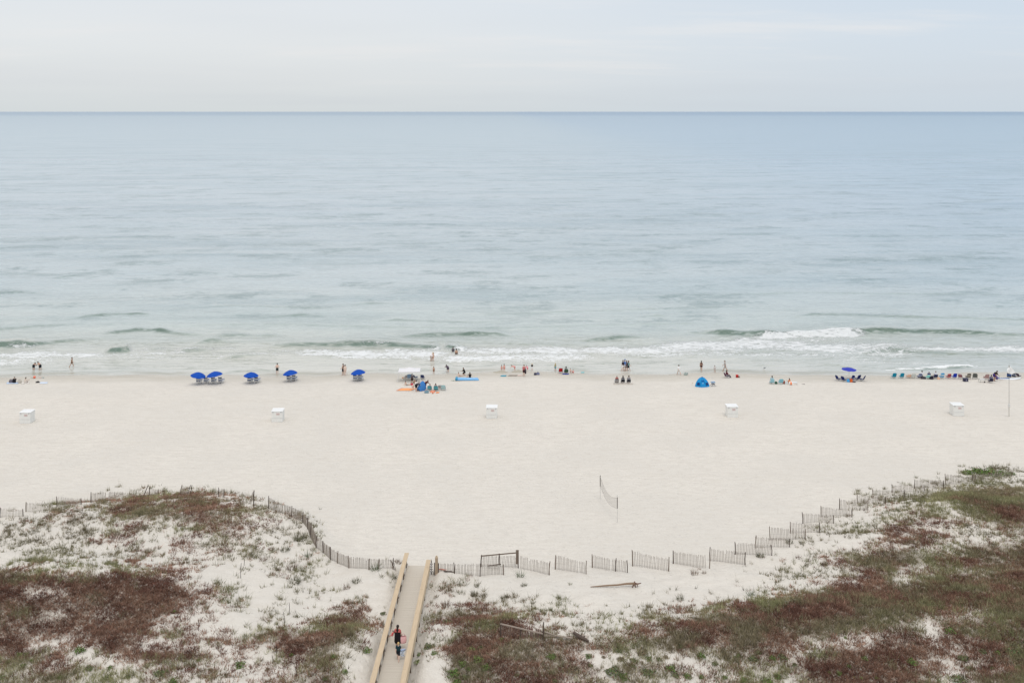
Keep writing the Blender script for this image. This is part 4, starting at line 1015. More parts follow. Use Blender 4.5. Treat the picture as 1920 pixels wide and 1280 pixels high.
beach_chair(792.2, 711.4, -.1, (52, 62, 104), 'dark blue chair right of the white canopy legs', 'chairs under the white canopy', None, None, .6, .56)
beach_chair(779, 711.0, -.8, (90, 104, 130), 'folded dark chair under the white canopy', 'chairs under the white canopy', None, None, .5, .4)
beach_chair(760, 711.0, .5, (212, 200, 192), 'pale chair at left under the white canopy', 'chairs under the white canopy', WH, None, .5, .45)
beach_chair(1156.6, 718.8, 0, (34, 30, 34), 'black and white chair with a person in red seated', 'three dark chairs facing the sea', None, (210, 206, 206), .56, .58)
beach_chair(1168, 718.8, 0, (40, 40, 48), 'dark chair with a long haired person in grey seated', 'three dark chairs facing the sea', None, None, .5, .56)
beach_chair(1179, 718.8, 0, (48, 48, 56), 'dark chair at the right of the seated three', 'three dark chairs facing the sea', None, None, .5, .56)
beach_chair(1363, 708.4, -1.2, (96, 36, 70), 'plum coloured chair turned right near the red bucket', None, None, None, .62, .58)
beach_chair(1858, 717.6, .0, (36, 38, 66), 'dark chair with a person seated in front of the black clothed one', CG, None, None, .55, .6)
# ------------------------------------------------------------------ tents, canopy, mats and small things
p = hit(767, 717); q = mpp(p)
t = thing('canopy_tent', 'white pop up canopy on four thin legs', 'canopy tent', p, .04)
hx, hy = 1.58, 1.08
PW = plastic(222, 222, 220)
for sx_ in (-1, 1):
    for sy_ in (0, 1): MB().path([(sx_*(hx+.12), sy_*2*hy, -.05), (sx_*hx, sy_*2*hy, 1.55)], .022, 6).build('leg', PW, t)
mb = MB(); apex = Vector((0, hy, 1.95)); cor = [Vector((-hx, 0, 1.55)), Vector((hx, 0, 1.55)), Vector((hx, 2*hy, 1.55)), Vector((-hx, 2*hy, 1.55))]
for th in (0, -.02):
    for i in range(4):
        a, c = cor[i], cor[(i+1) % 4]; n = len(mb.v); d = Vector((0, 0, th))
        ma = (a+apex)/2+Vector((0, 0, -.06)); mc = (c+apex)/2+Vector((0, 0, -.06))
        mb.v += [tuple(v+d) for v in (a, c, mc, ma, apex)]
        mb.f += [(n, n+1, n+2, n+3), (n+3, n+2, n+4)] if th == 0 else [(n+3, n+2, n+1, n), (n+4, n+2, n+3)]
mb.build('roof', paint('canopy_cloth', sr(222, 220, 221), .8, .03, 3), t)
mb = MB()
for i in range(4):
    a, c = cor[i], cor[(i+1) % 4]; m_ = (a+c)/2; mb.box(tuple(m_-Vector((0, 0, .05))), (abs(a.x-c.x)+.02, abs(a.y-c.y)+.02, .1))
mb.build('valance', paint('canopy_edge', sr(214, 212, 213), .8, .03, 3), t)
mb = MB()
for i in range(4):
    a, c = cor[i], cor[(i+1) % 4]; mb.path([a-Vector((0, 0, .3)), (a+c)/2-Vector((0, 0, .05)), c-Vector((0, 0, .3))], .012, 5)
mb.build('truss', PW, t)

def dome_tent(x, y, wpx, hpx, label, col, name='beach_tent'):
    p = hit(x, y); q = mpp(p); W = wpx*q/2; H = hpx*q*.93; p.y += W*.55; p.z = float(terrain(p.x, p.y))
    t = thing(name, label, 'tent', p); n = 14; mb = MB(); rows = []
    prof = [(1.0, 0), (.97, .10), (.90, .28), (.76, .52), (.56, .75), (.34, .91), (.16, .985), (.04, 1.0)]
    for f_, z in prof:
        row = []
        for k in range(n):
            a = 2*math.pi*k/n; ri = 1.0 if k % 2 == 0 else .955
            row.append((W*f_*ri*math.cos(a), W*.72*f_*ri*math.sin(a), H*z))
        rows.append(row)
    for off in (0, 1):
        b0 = len(mb.v)
        for r_ in rows: mb.v += [(v[0]*(1-.02*off), v[1]*(1-.02*off), v[2]-.02*off) for v in r_]
        for i in range(len(rows)-1):
            for k in range(n):
                k2 = (k+1) % n
                q4 = (b0+i*n+k, b0+i*n+k2, b0+(i+1)*n+k2, b0+(i+1)*n+k); mb.f.append(q4 if off == 0 else q4[::-1])
    mb.build('shell', paint('tent_cloth', sr(*col), .7, .08, 3, .1), t)
    return t, W, H
t, W, H = dome_tent(1318, 725.8, 28, 18.5, 'turquoise blue dome tent with dark side windows', (22, 138, 200))
def tp(u, v, out=1.02):  # a point on the front of the tent: u -1..1 across, v 0..1 up
    f_ = np.interp(v, [0, .1, .28, .52, .75, .91, 1], [1, .97, .9, .76, .56, .34, .04]); a = -math.pi/2+u*1.25
    return (W*f_*math.cos(a)*out, W*.72*f_*math.sin(a)*out, H*v)
DKB = cloth(18, 48, 110)
for s in (-1, 1):
    mb = MB()
    us = [.42*s, .60*s, .80*s]; vs = [.22, .36, .48]
    for i in range(2):
        for j in range(2): f4 = [tp(us[i], vs[j]), tp(us[i+1], vs[j]), tp(us[i+1], vs[j+1]), tp(us[i], vs[j+1])]; mb.quad(*(f4 if s > 0 else f4[::-1]))
    mb.build('window', DKB, t)
mb = MB()
for a, c in ((-.28, -.10), (-.10, .10), (.10, .28)): mb.quad(tp(a, .60), tp(c, .60), tp(c*.7, .72), tp(a*.7, .72))
mb.build('vent', cloth(12, 84, 150), t)
mb = MB(); mb.quad(tp(-.08, .42, 1.03), tp(.08, .42, 1.03), tp(.08, .46, 1.03), tp(-.08, .46, 1.03)); mb.build('emblem', cloth(200, 220, 232), t)
MB().path([tp(-.42, .05, 1.01), tp(-.34, .3, 1.03), tp(-.26, .6, 1.03), tp(-.1, .9, 1.05)], .02, 5).path([tp(.42, .05, 1.01), tp(.34, .3, 1.03), tp(.26, .6, 1.03), tp(.1, .9, 1.05)], .02, 5).build('pole_sleeve', cloth(16, 108, 168), t)
MB().box((0, -.05, H), (.3, .2, .07), None, .6).build('hub', cloth(30, 100, 160), t)
# half dome sun shade of the family
p = hit(789.5, 733.5); q = mpp(p); p.y += .5
t = thing('sun_shelter', 'small blue half dome sun shelter beside the bending man', 'sun shelter', p, .3)
mb = MB(); n = 14
def shp(a, s): # a 0..pi arch, s 0..1 depth
    return Vector((.58*math.cos(a)*(1-.45*s)+.12*s, -.35+.95*s, 1.22*math.sin(a)*(1-.75*s*s)))
for off in (1.0, .975):
    b0 = len(mb.v)
    for i in range(9):
        for k in range(n+1): v = shp(math.pi*k/n, i/8); mb.v.append((v.x*off, v.y, v.z*off))
    for i in range(8):
        for k in range(n):
            a = b0+i*(n+1)+k; f4 = (a, a+1, a+n+2, a+n+1); mb.f.append(f4 if off < 1 else f4[::-1])
t.rotation_euler[2] = math.pi*.82
mb.build('shell', cloth(62, 122, 186), t)
mb = MB(); mb.path([shp(math.pi*k/n, 0) for k in range(n+1)], .02, 6); mb.build('arch_pole', cloth(44, 66, 140), t)
mb = MB()
for k in range(3): mb.quad(shp(.05+.28*k, .05)*1.02, shp(.05+.28*(k+1), .05)*1.02, shp(.05+.28*(k+1), .9)*1.02, shp(.05+.28*k, .9)*1.02)
mb.build('side_panel', cloth(64, 74, 150), t)
MB().sheet([[(-.5, -.3, .04), (.5, -.3, .04)], [(-.3, .45, .04), (.3, .45, .04)]], .03).build('floor', cloth(24, 34, 74), t)

def towel(x0, x1, y0, y1, col, label, shear=0.0, cat='towel', name='towel', stripes=None):
    """cloth on the sand: picture corners, small folds"""
    rows = []; P0 = hit((x0+x1)/2, (y0+y1)/2)
    for i in range(7):
        v = i/6; row = []
        for j in range(11):
            u = j/10; P = hit(x0+(x1-x0)*u+shear*(1-v), y0+(y1-y0)*v)
            row.append((P.x-P0.x, P.y-P0.y, float(terrain(P.x, P.y))-P0.z+.035+.03*vnoise(u*5+x0, v*4, 5)))
        rows.append(row)
    o = MB().sheet(rows[::-1], .03).build(name, cloth(*col), None, True, P0)
    if stripes:
        st = MB()
        for a, c in stripes:
            rr = [[Vector(rows[i][j])*(1)+Vector((0, 0, .012)) for j in (a, c)] for i in range(7)]; st.sheet(rr[::-1], .008)
        st.build('stripe', cloth(214, 150, 130), o)
    return tag(o, label, cat)
towel(743, 771, 728, 732.5, (248, 168, 112), 'large orange towel spread left of the family group', 9, stripes=[(0, 1)])
towel(806, 815, 732, 736, (240, 150, 116), 'coral towel between the two teal chairs', 2)
towel(817, 823, 735, 737, (244, 156, 104), 'narrow orange towel in front of right teal chair', 1)
towel(12, 34, 717, 719.5, (186, 204, 228), 'pale blue towel under the person in black', 1)
towel(40, 54, 717.5, 720, (222, 216, 208), 'cream towel under the person in a pale shirt', 1)
towel(74, 88, 716.5, 719.3, (206, 216, 230), 'faded blue and white towel at right of left group', 2)
towel(1054, 1066, 700.5, 702, (44, 66, 160), 'blue mat under the dark green chair', 1)
towel(938, 948, 703.8, 705.6, (40, 150, 176), 'teal towel on sand below the two children', 2)
towel(952, 968, 703.3, 705.2, (148, 136, 124), 'crumpled brown towel near the water', 3)
towel(970, 979, 703.4, 704.6, (226, 196, 186), 'pale pink towel left of the standing man', 1)
towel(1484, 1494, 716.4, 717.8, (226, 236, 240), 'white towel beside the sunbather', 1)
towel(1089, 1095, 697.6, 699, (96, 188, 196), 'small aqua mat near the water edge', 1)
towel(1150, 1186, 719, 720.6, (206, 196, 184), 'sandy mat under the seated three', 1)

def bag(x, y, w, h, col, label, d=.3, cat='bag', name='beach_bag', handle=True, rz=0):
    p = hit(x, y); p.y += d/2; p.z = float(terrain(p.x, p.y)); t = thing(name, label, cat, p, rz)
    mb = MB(); pr = [(.0, .8), (.08, .98), (.5, 1.0), (.85, .92), (1.0, .8)]; n = 12
    for z, f_ in pr:
        for k in range(n):
            a = 2*math.pi*k/n; ca, sa = math.cos(a), math.sin(a)
            ex = lambda c_: math.copysign(abs(c_)**.6, c_)
            mb.v.append((w/2*f_*ex(ca), d/2*f_*ex(sa), h*z))
    for i in range(len(pr)-1):
        for k in range(n): k2 = (k+1) % n; mb.f.append((i*n+k, i*n+k2, (i+1)*n+k2, (i+1)*n+k))
    mb.f.append(tuple(reversed(range(n)))); mb.f.append(tuple((len(pr)-1)*n+k for k in range(n)))
    mb.build('body', cloth(*col), t)
    if handle:
        for s in (-1, 1): MB().path([(-w*.25, s*d*.3, h*.9), (-w*.15, s*d*.35, h*1.25), (w*.15, s*d*.35, h*1.25), (w*.25, s*d*.3, h*.9)], .015, 6).build('handle', cloth(*[int(c*.75) for c in col]), t)
    return t
bag(35.3, 718.2, .55, .4, (192, 184, 172), 'beige beach bag right of the person in black', .4)
bag(19.3, 718.3, .55, .45, (110, 104, 112), 'grey patterned bag left of the person in black', .4)
bag(69.5, 717.6, .55, .16, (44, 44, 48), 'flat black bag on the left sand', .35)
bag(1591, 716.6, .42, .4, (72, 160, 214), 'sky blue bag inside the navy chair ring', .3)
bag(1596.5, 716.6, .42, .44, (214, 98, 40), 'orange bag inside the navy chair ring', .3)
bag(1602, 717, .5, .12, (60, 50, 60), 'dark flat bag by the navy chair ring', .3, handle=False)
bag(1455.5, 720.0, .42, .3, (44, 84, 66), 'dark green bag between the pale blue chairs', .3)
bag(1470.3, 719.8, .38, .4, (140, 74, 56), 'rust brown bag right of the empty pale blue chair', .3)
bag(1475.5, 720.5, .5, .3, (208, 218, 218), 'white bag next to the sunbather', .3)
bag(1747.3, 711.3, .62, .42, (40, 32, 48), 'black bag right of the mint green chair', .4)
bag(1732.5, 710.6, .8, .3, (64, 58, 66), 'dark low duffel bag left of the mint chair', .4)
bag(1760.5, 711.4, .4, .28, (222, 180, 150), 'peach coloured bag left of the sky blue chair', .3)
bag(1003.5, 703.3, .4, .28, (62, 62, 84), 'dark backpack lying right of the black clothed child', .3)
bag(1008.5, 702.8, .55, .32, (120, 124, 150), 'grey blue bag beside the dark backpack', .3)
bag(1286, 703.6, .55, .3, (160, 172, 166), 'sage green bag left of the walking woman', .3)
bag(799.5, 737.2, .62, .3, (120, 150, 164), 'blue grey bag at the front of the family group', .4)
bag(757, 709, .6, .12, (184, 130, 90), 'tan flat bag under left canopy edge', .3, handle=False)
bag(1288.7, 701.8, .2, .22, (110, 130, 132), 'small dark pouch on the sage bag', .16, handle=False)
def bucket(x, y, col, label, r=.16, h=.3):
    p = hit(x, y); t = thing('bucket', label, 'bucket', p)
    MB().lathe([(r*.02, .01), (r*.78, .0), (r, h), (r*1.08, h), (r*1.08, h-.03), (r*.95, h-.02), (r*.74, .03)], 16).build('pail', plastic(*col), t, True)
    MB().path([(-r, 0, h), (-r*.7, 0, h+.12), (0, 0, h+.17), (r*.7, 0, h+.12), (r, 0, h)], .01, 5).build('handle', plastic(220, 220, 216), t)
bucket(1382, 707.6, (206, 54, 48), 'red bucket right of the plum chair', .22, .38)
bucket(1385.7, 707.6, (120, 116, 96), 'small grey bucket touching the red bucket', .1, .2)
bucket(811.5, 737.8, (246, 150, 110), 'little coral bucket in front of the family', .12, .2)
def ball(x, y, r, col, label, col2=(240, 240, 236)):
    p = hit(x, y); p.z += r*.95; t = thing('beach_ball', label, 'ball', p)
    for nm, c_, o0 in (('coloured_panels', col, 0), ('white_panels', col2, 1)):
        mb = MB()
        for s in range(6):
            if s % 2 != o0: continue
            b0 = len(mb.v)
            for j in range(9):
                for k in range(4): a = 2*math.pi*(s+k/3)/6; ph = -math.pi/2+math.pi*j/8; mb.v.append((r*math.cos(ph)*math.cos(a), r*math.cos(ph)*math.sin(a), r*math.sin(ph)))
            for j in range(8):
                for k in range(3): a = b0+j*4+k; mb.f.append((a, a+1, a+5, a+4))
        mb.build(nm, plastic(*c_), t, True)
ball(64.8, 709.3, .2, (232, 110, 84), 'orange red beach ball near the water at left', (236, 150, 124))
ball(1482.5, 721.3, .26, (240, 128, 62), 'orange and white beach ball by the sunbather')
def toy(x, y, col, label):
    p = hit(x, y); t = thing('sand_toy', label, 'toy', p)
    MB().path([(-.2, 0, .05), (.05, 0, .08)], .02, 6).build('handle', plastic(*col), t)
    MB().box((.16, 0, .06), (.2, .14, .04), None, .7).build('blade', plastic(*col), t)
toy(59.5, 708.6, (150, 156, 140), 'grey toy spade left of the orange ball'); toy(74, 708.6, (210, 150, 132), 'pink toy spade right of the orange ball'); toy(79.3, 708.6, (70, 120, 130), 'teal toy spade furthest right at left shore')
toy(848, 714, (90, 130, 96), 'green toy spade left of the blue air mattress'); toy(1506, 720.6, (90, 80, 80), 'dark toy spade right of the sunbather'); toy(1492, 720.9, (170, 150, 140), 'brownish toy spade by the beach ball')
# air mattress
p = hit(876, 713.6); q = mpp(p); p.y += .45; t = thing('air_mattress', 'long light blue inflatable mattress on the sand', 'air mattress', p, 0)
mb = MB()
for k in range(5): mb.capsule((-1.5, -.36+.18*k, .14), .13, (1.62-.04*k, -.36+.18*k, .12), .11, 10)
mb.build('tubes', plastic(126, 182, 226), t, True)
MB().capsule((-1.6, -.42, .2), .19, (-1.6, .42, .2), .19, 12).build('pillow', plastic(52, 140, 176), t, True)
MB().box((.2, 0, .235), (1.9, .12, .02)).build('pale_stripe', plastic(196, 222, 238), t)
# cooler, table, board and small table next to the tent
p = hit(1812, 715.8); p.y += .3; t = thing('cooler', 'dark navy cooler with grey lid in front of the taupe chair', 'cooler', p)
MB().box((0, 0, .21), (.66, .42, .40)).build('body', plastic(38, 40, 66), t); MB().box((0, 0, .44), (.70, .46, .07)).build('lid', plastic(70, 66, 84), t)
MB().path([(-.36, -.02, .3), (-.42, -.02, .42), (.42, -.02, .42), (.36, -.02, .3)], .015, 6).build('handle', plastic(40, 40, 44), t)
MB().box((.05, -.215, .2), (.2, .02, .12)).build('badge', plastic(150, 150, 170), t)
p = hit(1843, 717); p.y += .2; t = thing('folding_table', 'low white folding table with dark rim in front of pink chair', 'table', p, .05)
MB().box((0, 0, .40), (.86, .5, .03)).build('tabletop', plastic(228, 226, 222), t)
mb = MB(); mb.path([(-.43, -.26, .42), (.43, -.26, .42), (.43, .26, .42), (-.43, .26, .42), (-.43, -.26, .42)], .016, 6); mb.build('rim', plastic(60, 58, 58), t)
for sx_ in (-1, 1):
    for sy_ in (-1, 1): MB().path([(sx_*.42, sy_*.24, 0), (sx_*.42, sy_*.24, .4)], .015, 6).build('leg', plastic(70, 68, 68), t)
p = hit(1846.3, 717.2); o = MB().lathe([(.01, 0), (.09, .0), (.1, .12), (.07, .15), (.01, .16)], 12).build('speaker', plastic(24, 24, 26), None, True, p); tag(o, 'small round black speaker under the folding table', 'speaker')
p = hit(1890, 711.2); q = mpp(p)
t = thing('paddle_board', 'white paddle board lying in front of the rightmost chairs', 'paddle board', p, .03)
rows = []
for i in range(15):
    u = i/14; wd = .38*math.sin(math.pi*min(max(u*.92+.04, 0), 1))**.5; xx_ = -1.7+3.6*u; rows.append([(xx_, -wd+2*wd*j/4, .12+.12*abs(u-.5)**2*4) for j in range(5)])
MB().sheet(rows, .1).build('deck', plastic(236, 238, 240), t, True)
mb = MB()
for k in range(5): mb.box((-1.25+.33*k, -.0, .19), (.2, .3, .03), Matrix.Rotation(.35, 3, 'Z'))
mb.build('traction_pads', plastic(34, 92, 160), t)
MB().box((-1.45, 0, .26), (.34, .3, .14), None, .7).build('seat_pad', plastic(22, 72, 140), t)
p = hit(1337.5, 724.0); p.y += .25; t = thing('camp_table', 'small blue and white camp table right of the turquoise tent', 'table', p, .2)
MB().box((0, 0, .5), (.62, .46, .04)).build('tabletop', cloth(74, 130, 170), t)
MB().box((0, -.02, .26), (.5, .34, .03)).build('lower_shelf', cloth(54, 66, 96), t)
for sx_ in (-1, 1):
    for sy_ in (-1, 1): MB().path([(sx_*.34, sy_*.24, 0), (-sx_*.12, sy_*.22, .5)], .016, 6).build('leg', plastic(60, 66, 80), t)
for k, (dx_, c_) in enumerate(((-.15, (236, 240, 244)), (.1, (220, 228, 240)))):
    pp = p+Vector((dx_, 0, .52)); o = MB().lathe([(.01, 0), (.06, 0), (.065, .14), (.03, .2), (.03, .26), (.01, .27)], 10).build('bottle', plastic(*c_), None, True, pp)
    tag(o, ('white' if k == 0 else 'pale blue')+' bottle standing on the camp table', 'bottle')
p = hit(1335.2, 716.5); o = MB().path([(0, 0, -.1), (0, 0, .75)], .012, 6).path([(-.12, 0, .62), (.12, 0, .62)], .01, 5).build('rod_holder', plastic(170, 180, 186), None, False, p); tag(o, 'thin upright rod behind the camp table', 'rod')
p = hit(1298, 721); o = MB().path([(0, 0, 0), (-.02, 0, .3)], .012, 6).box((.05, 0, .26), (.12, .02, .08)).build('marker_flag', plastic(216, 170, 140), None, False, p); tag(o, 'tiny orange marker flag left of the turquoise tent', 'marker')
# wet rock and gull at the water
p = hit(1433, 692.2); t = thing('gull', 'white gull standing in the shallow water', 'bird', p, 1.2)
MB().ell((0, 0, .24), (.09, .2, .09)).capsule((0, .14, .28), .05, (0, .2, .38), .045).ell((0, .22, .4), (.05, .06, .05)).build('body', paint('feather', sr(236, 236, 234), .8, .05, 9), t, True)
for s in (-1, 1): MB().ell((s*.075, -.04, .27), (.025, .2, .06)).build('wing', paint('feather_grey', sr(120, 124, 128), .8, .1, 9), t, True); MB().path([(s*.03, 0, .18), (s*.03, .01, -.03)], .008, 5).build('leg', plastic(180, 140, 90), t)
MB().path([(0, .26, .4), (0, .33, .385)], [.016, .004], 5).build('beak', plastic(220, 170, 60), t)
# sand mounds dug by the children
for x0, y0, r_, lab in ((938, 698.0, .75, 'low damp sand mound left of the two children'), (970, 696.8, .6, 'low damp sand mound by the bending child')):
    p = hit(x0, y0); mb = MB()
    pr = [(1, -.05), (.85, .06), (.6, .16), (.3, .22), (.02, .24)]
    mb.lathe([(f_*r_, z) for f_, z in pr], 22); mb.v = [(v[0]*1.6+.1*math.sin(v[1]*5), v[1]*.8, v[2]*(1+.3*math.sin(v[0]*7+v[1]*5))) for v in mb.v]
    o = mb.build('sand_mound', paint('damp_sand', (.42, .39, .32), .9, .12, 8, .4), None, True, p); tag(o, lab, 'sand mound')
# ------------------------------------------------------------------ people
def remesh(mb, vox, name, smooth_it=2):
    o = bpy.data.objects.new('tmp', mb.mesh('tmp')); C.objects.link(o)
    md = o.modifiers.new('r', 'REMESH'); md.mode = 'VOXEL'; md.voxel_size = vox; md.use_smooth_shade = True
    if smooth_it: sm = o.modifiers.new('s', 'SMOOTH'); sm.factor = .5; sm.iterations = smooth_it
    dg = bpy.context.evaluated_depsgraph_get(); me = bpy.data.meshes.new_from_object(o.evaluated_get(dg))
    old = o.data; bpy.data.objects.remove(o); bpy.data.meshes.remove(old); me.name = name; return me
SKINS = {'a': (206, 172, 152), 'b': (184, 148, 126), 'c': (220, 188, 170), 'd': (146, 112, 94)}
HAIRS = {'dark': (38, 28, 24), 'brown': (84, 56, 40), 'blond': (196, 164, 112), 'grey': (140, 134, 128), 'black': (18, 16, 18), 'red': (120, 60, 40)}
# pitch, thigh L/R, knee L/R, arm L/R (forward), elbow L/R, arm out L/R, head pitch, seat height (None = stand on feet)
POSE = {
 'stand': (2, 2, -3, 2, 2, 0, 4, 12, 10, 8, 8, 0, None),
 'walk': (4, 24, -20, 6, 16, -22, 24, 18, 22, 8, 8, 2, None),
 'hips': (0, 3, -4, 2, 2, -20, -20, 80, 80, 34, 34, 4, None),
 'bend': (78, 8, -4, 6, 8, 60, 45, 10, 14, 6, 6, 60, None),
 'stoop': (55, 14, 0, 14, 10, 40, 30, 25, 20, 8, 8, 45, None),
 'crouch': (40, 100, 95, 118, 112, 55, 50, 30, 30, 8, 8, 30, None),
 'kneel': (24, 62, 60, 120, 118, 40, 30, 40, 40, 8, 8, 20, None),
 'sit': (12, 112, 100, 96, 80, 50, 45, 50, 55, 16, 16, 12, .0),
 'sitback': (-18, 95, 92, 20, 12, -38, -34, 10, 10, 18, 18, 0, .0),
 'chair': (-12, 84, 80, 60, 52, 30, 26, 40, 40, 12, 12, 4, .26),
 'carry': (2, 10, -10, 6, 8, 20, 4, 88, 22, 22, 14, 4, None),
}
def person(x, y, hpx, pose, yaw, skin, hair, top, bottom, label, dress=None, long_hair=False, sleeves=True, legs='short', seat=None, group=None, hm=None, sub=0, loc=None, hat=None, vox=None):
    """yaw 0 faces the sea, 180 the camera, 90 left, -90 right"""
    p = Vector(loc) if loc is not None else hit(x, y)
    h = hm if hm else hpx*mpp(p)*.99
    pt, tl, tr, kl, kr, al, ar, el, er, abl, abr, hd, st = POSE[pose]
    D = lambda a, sx_=0., out=0.: Vector((math.sin(R(out))*sx_, math.sin(R(a))*math.cos(R(out)), -math.cos(R(a))*math.cos(R(out))))
    T = Vector((0, math.sin(R(pt)), math.cos(R(pt))))
    fw = Vector((0, math.cos(R(pt)), -math.sin(R(pt))))
    X1 = Vector((1, 0, 0)); pel = Vector((0, 0, 0))
    J = {}; sh = pel+T*.29; neck = sh+T*.035; hdv = Vector((0, math.sin(R(hd)), math.cos(R(hd)))); head = neck+hdv*.095; hfw = Vector((0, math.cos(R(hd)), -math.sin(R(hd))))
    segs = []; clothT = []; clothB = []; hands = []
    for s, th, kn, ua, ue, ab in ((-1, tl, kl, al, el, abl), (1, tr, kr, ar, er, abr)):
        hip = pel+X1*(s*.05)
        knee = hip+D(th, s, 3)*.245; ank = knee+D(th-kn, s, 1)*.235
        fd = Vector((s*.2, math.cos(R(0 if st is None else th-kn)), math.sin(R((th-kn) if st is not None else 0)))).normalized()
        if pose in ('kneel',): fd = D(th-kn, s)
        segs += [(hip, .058, knee, .036), (knee, .036, knee.lerp(ank, .35), .037), (knee.lerp(ank, .35), .037, ank, .021), (ank-Vector((0, 0, .008)), .022, ank+fd*.085-Vector((0, 0, .018)), .017), (ank-fd*.02-Vector((0, 0, .014)), .02, ank, .02)]
        shd = sh+X1*(s*.098)-T*.018
        elb = shd+D(ua, s, ab)*.165; wr = elb+D(ua+ue, s, ab*.4)*.142
        hdd = (wr-elb).normalized(); segs += [(sh+X1*(s*.05), .04, shd, .034), (shd, .034, elb, .024), (elb, .025, elb.lerp(wr, .3), .024), (elb.lerp(wr, .3), .024, wr, .0155)]
        side = hdd.cross(X1).normalized(); pc = wr+hdd*.03
        segs += [(wr, .016, wr+hdd*.04+side*.010, .014), (wr, .016, wr+hdd*.04-side*.010, .014)]
        for i in range(4):
            o = side*(.0185-.0125*i); L_ = (.038, .046, .043, .033)[i]; b0 = wr+hdd*.045+o; c1 = b0+hdd*L_*.55+o*.12; c2 = c1+(hdd*.8-X1*s*.5).normalized()*L_*.5
            hands += [(b0, .0062, c1, .0056), (c1, .0056, c2, .0047)]
        tb = wr+hdd*.014+side*.014; hands += [(tb, .0068, tb+(hdd*.6+side*.8).normalized()*.03, .0058), (tb+(hdd*.6+side*.8).normalized()*.03, .0058, tb+(hdd*.85+side*.6).normalized()*.052, .0048)]
        J[s] = dict(hip=hip, knee=knee, ank=ank, shd=shd, elb=elb, wr=wr)
        clothB += [(hip, .068, hip.lerp(knee, .62 if legs == 'short' else .25), .060)]
        if legs == 'long': clothB += [(hip, .066, knee, .046), (knee, .046, ank, .036)]
        if sleeves: clothT += [(shd, .043, shd.lerp(elb, .62), .037)]
        segs += [(pel+X1*(s*.035)+T*.0, .075, pel+X1*(s*.04)+T*.12, .062), (pel+X1*(s*.04)+T*.12, .062, pel+X1*(s*.05)+T*.225, .068), (pel+X1*(s*.05)+T*.225, .068, sh+X1*(s*.055)-T*.01, .045)]
        clothT += [(pel+X1*(s*.042)+T*.0, .078, pel+X1*(s*.045)+T*.12, .071), (pel+X1*(s*.045)+T*.12, .071, pel+X1*(s*.052)+T*.225, .077), (pel+X1*(s*.052)+T*.225, .077, sh+X1*(s*.062)-T*.012, .053)]
        clothB += [(pel+X1*(s*.035)+T*.035, .081, pel+X1*(s*.04), .082)]
    segs += [(sh, .036, head-hdv*.02, .031)]
    feats = [(head-hdv*.012, .058, head+hdv*.016, .060), (head+hfw*.018-hdv*.045, .036, head+hfw*.03-hdv*.052, .028), (head+hfw*.058, .008, head+hfw*.068-hdv*.02, .011),
             (head+X1*.06, .012, head+X1*.06-hdv*.016, .009), (head-X1*.06, .012, head-X1*.06-hdv*.016, .009), (head+hfw*.056-hdv*.038-X1*.012, .006, head+hfw*.056-hdv*.038+X1*.012, .006)]
    allp = segs+feats+hands
    if st is None: z0 = -min(min(a.z-ra, b_.z-rb) for a, ra, b_, rb in segs)
    else: z0 = .075
    up = Vector((0, 0, z0))
    def scaled(L_, g=0.0):
        mb = MB()
        for a, ra, b_, rb in L_: mb.capsule((a+up)*h, (ra+g)*h, (b_+up)*h, (rb+g)*h, 10)
        return mb
    v = vox or max(.013, .0088*h)
    base = Vector((p.x, p.y, p.z-sub))
    if st is not None: base.z += (seat if seat is not None else st)
    body = link('person', remesh(scaled(allp), v, 'person'), cloth(*SKINS[skin]) if False else paint('skin', sr(*SKINS[skin]), .55, .07, 7), None, True, base, R(yaw))
    tag(body, label, 'person', group)
    for o_ in (-1, 1):
        e = head+hfw*.055+X1*(.024*o_)+hdv*.006
        MB().ell(tuple((e+up)*h), (.0075*h, .007*h, .006*h), 8, 6).build('eye', plastic(30, 24, 22), body, True)
    hm_ = [(head+hdv*.012-hfw*.008, .063, head+hdv*.022-hfw*.004, .062), (head-hfw*.03-hdv*.03, .042, head-hfw*.022, .05)]
    if long_hair: hm_ += [(head-hfw*.035, .045, sh-fw*.062-T*.03, .036)]
    link('hair', remesh(scaled(hm_), v, 'hair', 1), paint('hair', sr(*HAIRS[hair]), .6, .2, 25, .2), body, True)
    if hat: scaled([(head+hdv*.04, .064, head+hdv*.045, .064)]).ell(tuple((head+hdv*.035+hfw*.03+up)*h), (.07*h, .085*h, .012*h)).build('hat', cloth(*hat), body, True)
    if dress:
        dl = []
        for s in (-1, 1): dl += [(J[s]['hip'], .085, J[s]['hip'].lerp(J[s]['knee'], .95), .082)]
        link('dress', remesh(scaled(clothT+clothB+dl), v, 'dress', 3), cloth(*dress), body, True)
    else:
        if top == 'bikini':
            tb = [(pel+X1*(s*.03)+T*.215, .074, pel+X1*(s*.055)+T*.215, .074) for s in (-1, 1)]
            link('bikini_top', remesh(scaled(tb, .003), v, 'bikini_top', 1), cloth(*bottom), body, True)
        elif top: link('shirt', remesh(scaled(clothT, .002), v, 'shirt', 2), cloth(*top), body, True)
        if bottom: link('shorts' if legs == 'short' else ('trousers' if legs == 'long' else 'swimwear'), remesh(scaled(clothB, .004), v, 'shorts', 2), cloth(*bottom), body, True)
    body['h'] = h
    del body['h']
    return body, J, up, h
WG = None
